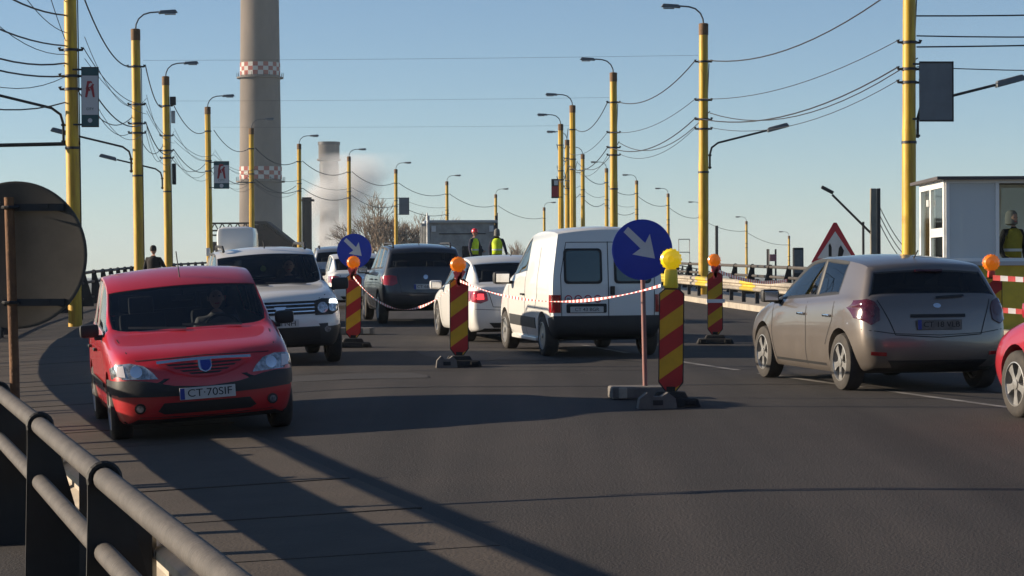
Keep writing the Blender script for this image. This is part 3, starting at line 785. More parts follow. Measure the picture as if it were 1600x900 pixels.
num_plate(t, b, 'F', .452, 'CT·70SIF', .52, .034, size=.100)
mirror(t, b, M_BLACK, b.fx(1.50), 1.0, .85)
handles(t, b, [b.fx(2.25), b.fx(3.15)], .82, M_BLACK)
door_lines(t, b, [[(b.fx(1.28),.93),(b.fx(1.25),.6),(b.fx(1.32),.24)],[(b.fx(2.36),.95),(b.fx(2.38),.24)],[(b.fx(3.12),.95),(b.fx(3.10),.68),(b.fx(2.95),.5)]], .2, .9)
for sg in (1,-1): b.strip('hood_gap','F',[(sg*.74,.955),(sg*.70,.85),(sg*.62,.775)],.010,M_INK,t)
b.strip('hood_gap','F',[(-.62,.775),(0,.79),(.62,.775)],.008,M_INK,t)
wipers(t, b, 1.005)
for vw in ('L','R'): b.strip('side_moulding', vw, [(b.fx(1.32),.50),(b.fx(3.05),.50)], .075, M_BLACK, t, off=.012)
tube('antenna', [(b.fx(2.0),0,1.50),(b.fx(2.2),0,1.76)], .006, M_INK, t, 5)
both(b, 0, 'taillight', 'B', [(.62,.70),(.62,.93),(.84,.93),(.84,.70)], M_TAIL, t, off=.012)
box('dash_paper', (b.fx(1.32), .15, 1.0), (.16,.12,.05), mat('paper',(.7,.62,.3),.8), t, rot=Matrix.Rotation(R_(20),3,'Z'), bev=.01)
for sy in (-.62,): tube('mirror_stalk', [(b.fx(1.80),0,1.38),(b.fx(1.84),0,1.32)], .01, M_BLACK, t, 5)
box('rearview_mirror', (b.fx(1.84), 0, 1.30), (.03,.22,.06), M_BLACK, t, bev=.015)
place(t, -3.32, 23.6, -.24, away=False)
RED_B = b; RED_T = t

# ---- white off-roader behind it, also oncoming
P_WHITE = paint('paint_white', (.72,.71,.68), 0, .35, .18)
M_ANTHR = mat('anthracite', (.030,.031,.033), .5, noise=.2)
def make_suv_front(label):
    t = thing('car', label, 'car'); b = Body('suv', r=.345); b.low_z = .60
    b.low_f = lambda c: (c.x > b.L/2-.62 and c.z < .56) or c.z < .42 or c.x < -b.L/2+.35
    b.emit_parts(t, P_WHITE, {1: M_G_WIND, 2: M_G_DARK, 3: M_G_TINT, 4: M_G_TINT, 5: M_G_TINT}, M_ANTHR)
    add_wheels(t, b); seats(t, b)
    g = b.patch('grille', 'F', [(-.50,.72),(.50,.72),(.50,.90),(-.50,.905)], M_BLACK, t, off=.012, cuts=4)
    for zz in (.76,.81,.86): b.strip('grille_bar','F',[(-.48,zz),(.48,zz)],.014,M_CHROME,g,off=.022)
    b.patch('emblem','F',[(-.085,.83),(.085,.83),(.05,.77),(-.05,.77)],M_CHROME,g,off=.032,cuts=1)
    for o in both(b,0,'headlight','F',[(.49,.70),(.50,.90),(.60,.925),(.76,.915),(.83,.86),(.83,.75),(.74,.70)], M_BLACK, t, off=.014):
        sg = 1 if o.data.vertices[0].co.y > 0 else -1
        b.patch('lamp_glass','F',circ(sg*.60,.80,.075,14),M_LENS,o,off=.022,cuts=1); b.patch('lamp_glass','F',circ(sg*.745,.80,.062,14),M_LENS,o,off=.022,cuts=1)
        b.patch('daylight_lamp','F',[(sg*.70,.855),(sg*.82,.845),(sg*.80,.90),(sg*.71,.905)],M_DRL,o,off=.026,cuts=1)
    b.patch('bumper_lip','F',[(-.55,.545),(-.48,.68),(.48,.68),(.55,.545)],P_WHITE,t,off=.010,cuts=3)
    b.patch('lower_intake','F',[(-.55,.36),(-.55,.53),(.55,.53),(.55,.36)],M_BLACK,t,off=.012,cuts=2)
    for sg in (1,-1): b.patch('fog_lamp','F',circ(sg*.66,.50,.045,12),M_LENS,t,off=.014,cuts=1)
    num_plate(t, b, 'F', .60, '42 TNH', .50, .03, size=.10)
    mirror(t, b, M_BLACK, b.fx(1.50), 1.06, 1.12); wipers(t, b, 1.115)
    for sg in (1,-1):
        tube('roof_rail', [(b.fx(2.05),sg*.60,1.63),(b.fx(2.15),sg*.61,1.70),(b.fx(3.5),sg*.60,1.71),(b.fx(3.65),sg*.59,1.64)], .022, M_BLACK, t, 6)
        b.strip('hood_gap','F',[(sg*.70,1.06),(sg*.66,.98),(sg*.56,.93)],.010,M_INK,t)
    handles(t, b, [b.fx(2.25), b.fx(3.15)], .92, M_BLACK)
    door_lines(t, b, [[(b.fx(1.32),1.02),(b.fx(1.30),.6),(b.fx(1.36),.34)],[(b.fx(2.40),1.04),(b.fx(2.42),.34)],[(b.fx(3.16),1.05),(b.fx(3.14),.8),(b.fx(2.98),.6)]], .2, .9)
    for xw in (b.xf, b.xr):
        for vw in ('L','R'): b.strip('arch_trim', vw, [(xw + .43*math.cos(R_(q)), b.r + .43*math.sin(R_(q))) for q in range(0,181,15)], .05, M_BLACK, t, off=.010)
    tube('antenna', [(b.fx(2.05),0,1.66),(b.fx(2.14),0,1.76)], .01, M_INK, t, 5)
    lathe('air_freshener', [(0,-.004),(.045,-.004),(.045,.004),(0,.004)], mat('lime',(.55,.62,.15),.6), t, 12, Matrix.Translation((b.fx(1.80),-.05,1.36)) @ Matrix.Rotation(R_(90),4,'Y'))
    return t, b
t, b = make_suv_front('white off-road car with roof rails following behind the red saloon')
place(t, -3.62, 34.2, -.20, away=False); SUV_T, SUV_B = t, b

# ---- brown-grey hatchback seen from behind on the right
def make_hatch_rear():
    P = paint('paint_taupe', (.205,.178,.158), .6, .30, .2)
    t = thing('car', 'taupe metallic hatchback seen from behind with tinted rear window on right', 'car'); b = Body('hatch', r=.32, H=1.52); b.low_z = 0; b.low_f = None
    b.emit_parts(t, P, {1: M_G_DARK, 2: M_G_DARK, 3: M_G_TINT, 4: None, 5: M_G_TINT})
    add_wheels(t, b); seats(t, b)
    for o in both(b,0,'taillight','B',[(.66,.80),(.65,.92),(.69,1.0),(.76,1.03),(.835,1.01),(.868,.93),(.862,.82),(.76,.75)], M_TAILDK, t, off=.014, cuts=4):
        sg = 1 if o.data.vertices[0].co.y > 0 else -1
        b.patch('lamp_cell','B',circ(sg*.74,.90,.06,14),M_TAILDK,o,off=.019,cuts=1)
    both(b,0,'reflector','B',[(.60,.41),(.60,.45),(.76,.46),(.76,.42)],M_TAIL,t,off=.010,cuts=1)
    num_plate(t, b, 'B', .75, 'CT 18 KIA'.replace('KIA','VLB'), .52, .02, size=.085, m=mat('plate_dark',(.16,.155,.15),.7,noise=.4,scale=9))  # darker, blotchy plate so the lettering shows less
    b.strip('tailgate_handle','B',[(-.32,.845),(.32,.845)],.035,M_INK,t,off=.012)
    b.patch('emblem','B',circ(0,.955,.045,14,.026),M_CHROME,t,off=.010,cuts=1)
    b.strip('tailgate_gap','B',[(.66,1.02),(.56,.80),(.50,.64),(0,.61),(-.50,.64),(-.56,.80),(-.66,1.02)],.011,M_INK,t)
    b.strip('bumper_gap','B',[(-.84,.70),(-.52,.655),(0,.635),(.52,.655),(.84,.70)],.008,M_INK,t)
    b.patch('bumper_insert','B',[(-.5,.27),(.5,.27),(.58,.36),(-.58,.36)],M_BLACK,t,off=.008)
    b.patch('brake_lamp','B',[(-.16,1.325),(.16,1.325),(.16,1.345),(-.16,1.345)],M_TAILDK,t,off=.02,cuts=1)
    b.strip('wiper','B',[(0,1.04),(-.34,1.06)],.022,M_BLACK,t,off=.02)
    mirror(t, b, M_BLACK, b.fx(1.42), .98); handles(t, b, [b.fx(2.26), b.fx(3.12)], .83, M_CHROME)
    door_lines(t, b, [[(b.fx(1.20),.92),(b.fx(1.22),.6),(b.fx(1.30),.24)],[(b.fx(2.38),.97),(b.fx(2.42),.6),(b.fx(2.36),.24)],[(b.fx(3.28),.99),(b.fx(3.26),.78),(b.fx(3.05),.5)]], .2, .9)
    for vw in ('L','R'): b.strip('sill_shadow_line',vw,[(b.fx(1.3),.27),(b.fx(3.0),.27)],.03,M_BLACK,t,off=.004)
    tube('antenna', [(b.fx(3.45),0,1.44),(b.fx(3.62),0,1.56)], .008, M_INK, t, 5)
    return t, b
t, b = make_hatch_rear(); place(t, 4.22, 27.3, -.225)

# ---- white panel van seen from behind
def make_van(label, plate, stickers=True, H=1.93):
    t = thing('van', label, 'van'); b = Body('van', H=H); b.low_z = .62
    b.low_f = lambda c: c.x < -b.L/2+.32 and c.z < .60
    b.emit_parts(t, P_WHITE, {1: M_G_WIND, 2: M_G_DARK}, M_ANTHR)
    add_wheels(t, b, 'cover'); seats(t, b, False)
    for nm, y0, y1 in (('rear_window', .09, .66), ('rear_window', -.66, -.09)):
        o = b.patch('window_seal','B',rrect(y0,1.08,y1,1.60,.06),M_BLACK,t,off=.010,cuts=3)
        b.patch('rear_window','B',rrect(y0+.035,1.115,y1-.035,1.565,.05),M_G_TEAL,t,off=.014,cuts=3)
    both(b,0,'taillight','B',[(.715,.66),(.715,.92),(.83,.92),(.83,.66)],M_TAIL,t,off=.014,cuts=3)
    for vw in ('L','R'):
        b.patch('taillight',vw,[(b.fx(3.95),.66),(b.fx(3.95),.92),(b.fx(4.05),.92),(b.fx(4.05),.66)],M_TAIL,t,off=.010)
        b.patch('side_moulding',vw,[(b.fx(1.22),.42),(b.fx(1.22),.58),(b.fx(3.02),.56),(b.fx(3.02),.40)],M_ANTHR,t,off=.012)
        b.strip('sliding_rail',vw,[(b.fx(2.9),1.20),(b.fx(3.95),1.20)],.02,M_ANTHR,t,off=.004) if False else None
    b.strip('door_gap','B',[(.0,.56),(.0,1.70)],.012,M_INK,t)
    b.strip('door_gap','B',[(-.70,.60),(-.71,1.2),(-.62,1.69),(.62,1.69),(.71,1.2),(.70,.60)],.010,M_INK,t)
    if stickers:
        for k in range(4):
            cy = .60 - k*.145
            o = b.patch('speed_sticker','B',circ(cy,.86,.058,16),M_SIGNR,t,off=.008,cuts=1); w_ = b.patch('sticker_face','B',circ(cy,.86,.042,14),M_SIGNW,o,off=.0095,cuts=1)
            h, nn = b.cast('B', cy, .86)
            text_obj('sticker_number', ('90','100','110','80')[k], .05, Matrix.Translation((h.x-.016, cy, .86)) @ Matrix(((0,0,-1,0),(-1,0,0,0),(0,1,0,0),(0,0,0,1))), M_INK, o)
        o = b.patch('plate_recess','B',rrect(.03,.655,.63,.79,.02),M_BLACK,t,off=.006,cuts=2)
        h, nn = b.cast('B', .33, .71)
        p = box('licence_plate', (h.x-.016,.33,.705),(.012,.50,.085),M_PLATEW,t,bev=.004)
        text_obj('plate_lettering', plate, .07, Matrix.Translation((h.x-.0235,.33,.705)) @ Matrix(((0,0,-1,0),(-1,0,0,0),(0,1,0,0),(0,0,0,1))), M_INK, p, sx=1.1)
    else:
        num_plate(t, b, 'F', .50, plate, .5, .02)
        both(b,0,'headlight','F',[(.42,.68),(.46,.82),(.66,.86),(.78,.82),(.80,.70)],M_LENS,t,off=.012)
        b.patch('grille','F',[(-.38,.64),(.38,.64),(.36,.76),(-.36,.76)],M_BLACK,t,off=.010)
    o = box('door_latch',(-b.L/2-.005,-.06,.98),(.03,.07,.13),M_BLACK,t,bev=.012)
    mirror(t, b, M_BLACK, b.fx(1.30), 1.10, 1.25); handles(t, b, [b.fx(2.2)], .90, M_BLACK)
    door_lines(t, b, [[(b.fx(1.05),1.02),(b.fx(1.1),.6),(b.fx(1.2),.26)],[(b.fx(2.30),1.62),(b.fx(2.32),1.0),(b.fx(2.32),.26)],[(b.fx(3.16),1.62),(b.fx(3.16),.9),(b.fx(3.02),.7)]], .2, .9)
    box('sill',(0,b.W/2-.06,.235),(1.75,.05,.06),M_GUARDY if False else P_WHITE,t,bev=.015)
    tube('antenna', [(b.fx(3.3),.1,1.79),(b.fx(3.4),.1,1.86)], .008, M_INK, t, 5)
    return t, b
t, b = make_van('white panel van with dark bumper seen from behind the blue arrow sign', 'CT 43 BGR'); place(t, .98, 35.8, -.215)
t = thing('box_lorry', 'white box lorry far left, its top showing above the white off-road car', 'lorry')
bm = bmesh.new(); a_box(bm, (-1.1,0,1.72), (3.6,1.62,1.75), bev=.30); from_bm('box_body', bm, P_WHITE, t, True, 50)
bm = bmesh.new(); a_box(bm, (1.35,0,1.02), (1.5,1.85,1.25), bev=.16, taper=(.8,.94)); from_bm('cab', bm, P_WHITE, t, True, 50)
box('windshield', (2.06,0,1.30), (.05,1.45,.55), M_G_TINT, t, rot=Matrix.Rotation(R_(-13),3,'Y'), bev=.02); box('bumper', (2.12,0,.50), (.14,1.8,.24), M_BLACK, t, bev=.04)
for sg in (1,-1):
    box('headlight', (2.11,sg*.68,.72), (.06,.30,.16), M_LENS, t, bev=.02); box('door_mirror', (1.75,sg*1.10,1.55), (.10,.18,.34), P_WHITE, t, bev=.04); box('mirror_arm', (1.72,sg*.98,1.42), (.04,.22,.04), M_BLACK, t)
ty, rm, bd = wheel_mesh(.36, 'steel')
for xx in (-1.9,1.3):
    for sg in (1,-1):
        o = meshobj('wheel', ty, None, t); o.location = (xx, sg*.86, .36); o.rotation_euler = (0,0,0 if sg > 0 else math.pi); meshobj('rim', rm, None, o)
place(t, at(362,96), 98, -.07, away=False)

# ---- other cars ahead, all seen from behind
def make_rear(kind, label, P, plate, lit=False, roof_rail=False, tint=M_G_DARK, lower=None, **dim):
    t = thing('car', label, 'car'); b = Body(kind, **dim); b.low_z = .60*b.kz; b.low_f = (lambda c: (c.x < -b.L/2+.5 and c.z < .46) or c.z < .30) if lower else None
    b.emit_parts(t, P, {1: M_G_WIND, 2: M_G_DARK, 3: tint, 4: tint, 5: tint}, lower)
    add_wheels(t, b); seats(t, b); kz, ky = b.kz, b.ky
    zl = {'sedan': (.72,.95), 'hatch': (.80,1.02), 'suv': (.80,1.02)}[kind]
    for o in both(b,0,'taillight','B',[(.58*ky,zl[0]*kz+.05),(.60*ky,zl[1]*kz-.02),(.70*ky,zl[1]*kz),(.85*ky,zl[1]*kz-.01),(.86*ky,zl[0]*kz+.03),(.70*ky,zl[0]*kz)],M_TAIL,t,off=.012,cuts=3):
        sg = 1 if o.data.vertices[0].co.y > 0 else -1
        if lit: b.patch('lamp_cell','B',[(sg*.64*ky,zl[0]*kz+.07),(sg*.80*ky,zl[0]*kz+.06),(sg*.80*ky,zl[1]*kz-.05),(sg*.65*ky,zl[1]*kz-.05)],M_TAILON,o,off=.017,cuts=1)
    for vw in ('L','R'): b.patch('taillight',vw,[(b.fx(b.L/b.kx-.42),zl[0]*kz+.03),(b.fx(b.L/b.kx-.44),zl[1]*kz-.02),(b.fx(b.L/b.kx-.27),zl[1]*kz-.03),(b.fx(b.L/b.kx-.24),zl[0]*kz+.04)],M_TAIL,t,off=.008)
    num_plate(t, b, 'B', (.62 if kind == 'sedan' else .80)*kz - (.0 if kind == 'sedan' else .02), plate, .52, .018)
    zt = .66*kz
    b.strip('boot_gap','B',[(.58*ky,zl[1]*kz+.02),(.50*ky,zt),(0,zt-.02),(-.50*ky,zt),(-.58*ky,zl[1]*kz+.02)],.011,M_INK,t)
    b.strip('bumper_gap','B',[(-.84*ky,.62*kz),(0,.585*kz),(.84*ky,.62*kz)],.008,M_INK,t)
    b.patch('emblem','B',circ(0,zl[1]*kz-.04,.05,12),M_CHROME,t,off=.010,cuts=1)
    b.patch('bumper_insert','B',[(-.5,.28*kz),(.5,.28*kz),(.58,.37*kz),(-.58,.37*kz)],M_BLACK,t,off=.008)
    mirror(t, b, P, b.fx(1.46), (.98 if kind != 'suv' else 1.07)*kz); handles(t, b, [b.fx(2.26), b.fx(3.14)], (.83 if kind != 'suv' else .92)*kz, P)
    zb = (.94 if kind != 'suv' else 1.03)*kz
    door_lines(t, b, [[(b.fx(1.25),zb),(b.fx(1.26),.6*kz),(b.fx(1.33),.3*kz)],[(b.fx(2.38),zb),(b.fx(2.40),.3*kz)],[(b.fx(3.16),zb),(b.fx(3.12),.72*kz),(b.fx(2.96),.52*kz)]], .2, .9)
    if roof_rail:
        for sg in (1,-1): tube('roof_rail',[(b.fx(2.1),sg*.6*ky,1.62*kz),(b.fx(2.2),sg*.6*ky,1.68*kz),(b.fx(3.6),sg*.6*ky,1.68*kz),(b.fx(3.7),sg*.6*ky,1.60*kz)],.02,M_DARKMETAL,t,6)
    tube('antenna', [(b.fx(3.2),0,b.H-.01),(b.fx(3.32),0,b.H+.07)], .01, M_INK, t, 5)
    return t, b
P_DARK = paint('paint_dark_grey', (.045,.048,.056), .5, .33, .3)
P_SILV = paint('paint_silver', (.42,.43,.44), .7, .33, .2)
P_RED2 = paint('paint_red_bright', (.36,.008,.02), .1, .3, .1)
t, b = make_rear('sedan', 'white saloon seen from behind with red tail lights, left of the white van', P_WHITE, 'CT 09 TMR', True, L=4.55, W=1.80, H=1.49); place(t, -.24, 41.3, -.195)
t, b = make_rear('suv', 'dark grey sport utility car seen from behind in the middle of the queue', P_DARK, 'CT 66 LAS', False, True, M_G_DARK, M_ANTHR, H=1.72, W=1.88, L=4.4); place(t, -2.20, 51.0, -.175)
t, b = make_rear('sedan', 'white saloon half hidden behind the small blue arrow sign', P_WHITE, 'CT 11 CVS', L=4.4, H=1.50); place(t, at(570,62)-.35, 63.5, -.15)
t, b = make_rear('suv', 'silver sport utility car with lit brake lights, farthest left in the queue', P_SILV, 'B 90 RLX', True, True, H=1.70); place(t, at(536,73)-.3, 74.5, -.11)
t, b = make_rear('hatch', 'bright red car cut off by the right edge of the photo', P_RED2, 'CT 25 MAB'); place(t, 5.84, 20.5, -.225)
t, b = make_rear('hatch', 'dark car roof peeking out behind the white off-road car', P_DARK, 'CT 31 OVI', H=1.62); place(t, at(408,47), 49.5, -.165, away=False)

# ---- tipper lorry standing across the queue ahead
t = thing('tipper_lorry', 'grey tipper lorry with high tailgate beyond the queue of cars', 'lorry')
M_TIP = mat('tipper_grey', (.40,.40,.39), .6, .2, noise=.35, scale=2.5)
LR = 6.6; x0 = -LR/2
box('chassis', (0,0,.72), (LR,.8,.22), M_DARKMETAL, t, bev=.02)
bm = bmesh.new(); a_box(bm, (-.85,0,1.02), (4.7,2.42,.10)); a_box(bm, (-.85,1.19,1.75), (4.7,.07,1.4)); a_box(bm, (-.85,-1.19,1.75), (4.7,.07,1.4)); a_box(bm, (1.47,0,1.8), (.07,2.42,1.55))
from_bm('tipper_body', bm, M_TIP, t)
tg = box('tailgate', (x0+.06,0,1.80), (.07,2.36,1.46), M_TIP, t, bev=.015)
box('tailgate_beam', (x0-.0,0,2.58), (.14,2.56,.11), mat('tipper_light',(.42,.43,.44),.5,.3), t, bev=.03)
box('tailgate_crease', (x0+.012,0,2.14), (.03,1.7,.03), M_DARKMETAL, tg, bev=.006)
for sg in (1,-1):
    box('corner_post', (x0+.04,sg*1.24,1.85), (.13,.10,1.9), mat('tipper_light') if sg > 0 else M_DARKMETAL, t, bev=.02)
    box('clear_lamp', (x0-.015,sg*1.05,2.32), (.03,.16,.22), M_SIGNW, t, bev=.01)
    box('taillight', (x0-.03,sg*.95,.86), (.06,.34,.14), M_TAIL, t, bev=.01)
    for xx in (-2.9,-1.9,-.9,.1,1.1): box('side_rib', (xx,sg*1.25,1.75), (.09,.06,1.4), M_TIP, t, bev=.01)
    tube('hydraulic_pipe', [(x0+.1,sg*1.28,1.0),(x0+.1,sg*1.28,2.9)], .025, M_DARKMETAL if sg < 0 else M_GALV, t, 6)
box('underrun_bar', (x0+.1,0,.52), (.1,2.3,.12), M_DARKMETAL, t, bev=.02)
box('dark_panel', (x0+.0,-.35,1.42), (.06,.72,.55), M_BLACK, t, bev=.02)
bm = bmesh.new(); a_box(bm, (2.55,0,1.75), (1.6,2.3,1.9), bev=.12, taper=(.86,.95)); from_bm('cab', bm, P_WHITE, t, True, 40)
ty, rm, bd = wheel_mesh(.5, 'steel')
for xx in (-2.2,-1.1,2.3):
    for sg in (1,-1):
        o = meshobj('wheel', ty, None, t); o.location = (xx, sg*1.03, .5); o.rotation_euler = (0,0,0 if sg > 0 else math.pi); o.scale = (1,1.4,1); meshobj('rim', rm, None, o)
place(t, at(722,84)-.3, 87, -.10)

# ------------------------------------------------------------------ lamp posts and their cables
LEFT = [(53,-10.05),(73,-11.80),(93,-13.85),(113,-14.8),(133,-15.0),(153,-14.1),(173,-12.2),(193,-9.7),(212,-5.95),(232,-1.6),(252,3.55)]
RIGHT = [(52,8.95),(72,5.98),(92,4.08),(113,3.0),(130,2.78),(149,3.6),(171,5.28),(193,7.95),(212,11.5),(232,15.75),(252,20.6),(274,27.9),(296,35.6)]
POLE_H = 8.6
def pole(i, x, y, side, label, low_arm=0, lean=0.0):
    zg = ground(x, y); H = prof(y) + POLE_H - zg
    t = thing('lamp_post', label, 'lamp post', (x, y, zg - .05), 0, 'yellow lamp posts along the %s side' % side)
    t.rotation_euler = (random.uniform(-.004,.004), lean, head(y)*-1)
    near = y < 100; n = 16 if near else 8
    lathe('shaft', [(.162,-.3),(.160,.0),(.156,H*.5),(.150,H*.5+.001),(.140,H),(0,H+.002)], M_POLE, t, n)
    lathe('cap', [(.15,H-.32),(.152,H-.30),(.152,H+.03),(.10,H+.05),(0,H+.055)], M_POLECAP, t, n)
    s = 1 if side == 'left' else -1
    arm = [(0,0,H),(.02*s,0,H+.18),(.10*s,0,H+.36),(.26*s,0,H+.50),(.46*s,0,H+.56),(.75*s,0,H+.58)]
    a = tube('lamp_arm', arm, .026, M_GREYARM, t, 6)
    bm = bmesh.new(); a_box(bm, (1.03*s,0,H+.585), (.62,.21,.11), Matrix.Rotation(R_(-3)*s,3,'Y'), .035, (.8,.7)); from_bm('lamp_head', bm, M_GREYARM, a, True, 40)
    box('lamp_glass', (1.10*s,0,H+.515), (.36,.16,.05), M_LENS, a, bev=.02)
    for z in (H-1.15, H-2.35, H-2.95, H-3.25, H-4.6) if near else (H-1.15,H-2.6,H-3.1):
        lathe('clamp_band', [(.164,z-.03),(.172,z-.03),(.172,z+.03),(.164,z+.03)], M_DARKMETAL, t, n)
        if near and z > H-4:
            for sg in (1,-1):
                tube('insulator', [(sg*.15,0,z),(sg*.25,0,z),(sg*.26,0,z+.06)], [.03,.03,.045], M_DARKMETAL, t, 6)
    if near:
        tube('riser_cable', [(.15*s if s<0 else .17,-.02,.2),(.17,-.02,H-1.2)], .014, M_INK, t, 5)
    if low_arm:
        q = low_arm; zb = H - 3.95
        la = tube('side_arm', [(.2*q,0,zb-.55),(.2*q,0,zb-.1),(.26*q,0,zb+.12),(.46*q,0,zb+.27),(2.0*q,0,zb+.66)], .032, M_DARKMETAL, t, 6)
        bm = bmesh.new(); a_box(bm, (2.35*q,0,zb+.76), (.74,.24,.15), Matrix.Rotation(R_(-15)*q,3,'Y'), .05, (.85,.7)); from_bm('lamp_head', bm, M_GREYARM, la, True, 40)
        for z in (zb-.5, zb-.12): box('arm_bracket', (.1*q,0,z), (.3,.06,.05), M_DARKMETAL, la)
    return t, H
ORD = ['nearest','second','third','fourth','fifth','sixth','seventh','eighth','ninth','tenth','eleventh','twelfth','thirteenth']
for i, (y, x) in enumerate(LEFT):
    lb = '%s yellow lamp post of the left row, counting away from the viewer' % ORD[i]
    t, H = pole(i, x, y, 'left', lb, -1 if i in (0,1,2) else 0, -.010 if i < 4 else 0)
    if i == 0:
        tube('cross_bar', [(-3.4,0,H-4.55),(.18,0,H-4.5)], .045, M_DARKMETAL, t, 6)
    if i == 2:
        box('switch_box', (.28,-.02,H-.95), (.24,.2,.34), M_DARKMETAL, t, bev=.03); box('switch_box', (.28,-.02,H-1.6), (.16,.14,.5), M_GALV, t, bev=.02); box('switch_box', (.28,-.02,H-3.9), (.16,.16,.85), M_DARKMETAL, t, bev=.03)
for i, (y, x) in enumerate(RIGHT):
    lb = '%s yellow lamp post of the right row, counting away from the viewer' % ORD[i]
    t, H = pole(i, x, y, 'right', lb, 1 if i in (0,1) else 0, .004 if i < 2 else 0)
M_WIRE = mat('wire', (.02,.022,.026), .6)
def cable(p, q, sag, r, label, group, m=M_WIRE):
    p = Vector(p); q = Vector(q); bm = bmesh.new(); pts = []
    for k in range(15):
        t_ = k/14; pts.append(p.lerp(q, t_) - Vector((0,0,sag*4*t_*(1-t_))))
    c = p.copy(); a_tube(bm, [v - c for v in pts], r, 5); o = from_bm('cable', bm, m); o.location = c
    tag(o, label, 'cable', group); return o
def top(tab, i, dz, dx): y, x = tab[i]; return (x + dx, y, prof(y) + POLE_H + dz)
for tab, side, dx in ((LEFT,'left',.22),(RIGHT,'right',-.22)):
    for i in range(len(tab)-1):
        g = 'overhead cables of the %s row' % side; btw = 'between the %s and %s %s lamp posts' % (ORD[i], ORD[i+1], side)
        rr = .019 if i < 4 else .026
        cable(top(tab,i,-1.15,dx), top(tab,i+1,-1.15,-dx*.5), .55, rr, 'uppermost thick sagging cable ' + btw, g)
        if i < 8:
            cable(top(tab,i,-2.35,dx), top(tab,i+1,-2.35,dx), .40, rr*.55, 'thin second cable from the top ' + btw, g)
            cable(top(tab,i,-2.95,dx), top(tab,i+1,-2.95,dx), .55, rr*.95, 'thick lower cable of the bundle ' + btw, g)
            if i < 5:
                cable(top(tab,i,-3.25,dx), top(tab,i+1,-3.25,-dx), .5, rr*.5, 'thin lowest cable ' + btw, g)
                cable(top(tab,i,-2.75,-dx), top(tab,i+1,-2.8,-dx), .7, rr*.75, 'deep hanging outer cable ' + btw, g)
NTH = ['uppermost','second','third','fourth','lowest']
for k, (dz, sag, r) in enumerate(((-1.6,.5,.02),(-2.3,.45,.018),(-2.7,.6,.02),(-3.0,.5,.02),(-3.6,.7,.016))):
    cable(top(LEFT,0,dz,-.2), (-9.4-.35*k, 33, prof(33)+POLE_H+dz+.2), sag, r, '%s of the dark cables running from the nearest left post to the upper left corner' % NTH[k], 'cables to the upper left corner')
for k, (dz, sag, r) in enumerate(((-1.8,.2,.018),(-2.25,.25,.016),(-2.5,.12,.018),(-2.95,.3,.012))):
    cable(top(RIGHT,0,dz,.2), (24, 54+k, prof(53)+POLE_H+dz+.9), sag, r, '%s of the dark cables from the nearest right post to the right edge' % (NTH[k] if k < 3 else NTH[4]), 'cables to the right edge')
for k, (dz, x2, z2, sag) in enumerate(((-1.3,-8.2,1.4,.35),(-2.0,-8.6,.9,.5),(-2.5,-9.9,1.6,.8),(-2.2,-7.9,2.0,.3),(-3.0,-10.6,.4,.9))):
    cable(top(LEFT,0,dz,-.18), (x2, 36, prof(36)+POLE_H+dz+z2), sag, .009, '%s of the fine wires fanning out above the nearest left post' % NTH[k], 'fine wires above the nearest left post')
for i in (0,1,2,3):
    for k, (dz, sag) in enumerate(((-2.1,.8),(-2.6,.25),(-3.1,.75))):
        cable(top(LEFT,i,dz,.25), top(LEFT,i+1,dz-.1,.25), sag, .008, '%s fine wire in the bundle between the %s and %s left posts' % (('upper','middle','lower')[k],ORD[i],ORD[i+1]), 'fine wires of the left row')
for i in (1,2,3):
    cable(top(LEFT,i,-1.0,.15), top(RIGHT,i,-1.0,-.15), .03, .004, 'thin span wire over the road between the %s posts of both rows' % ORD[i], 'span wires over the road')

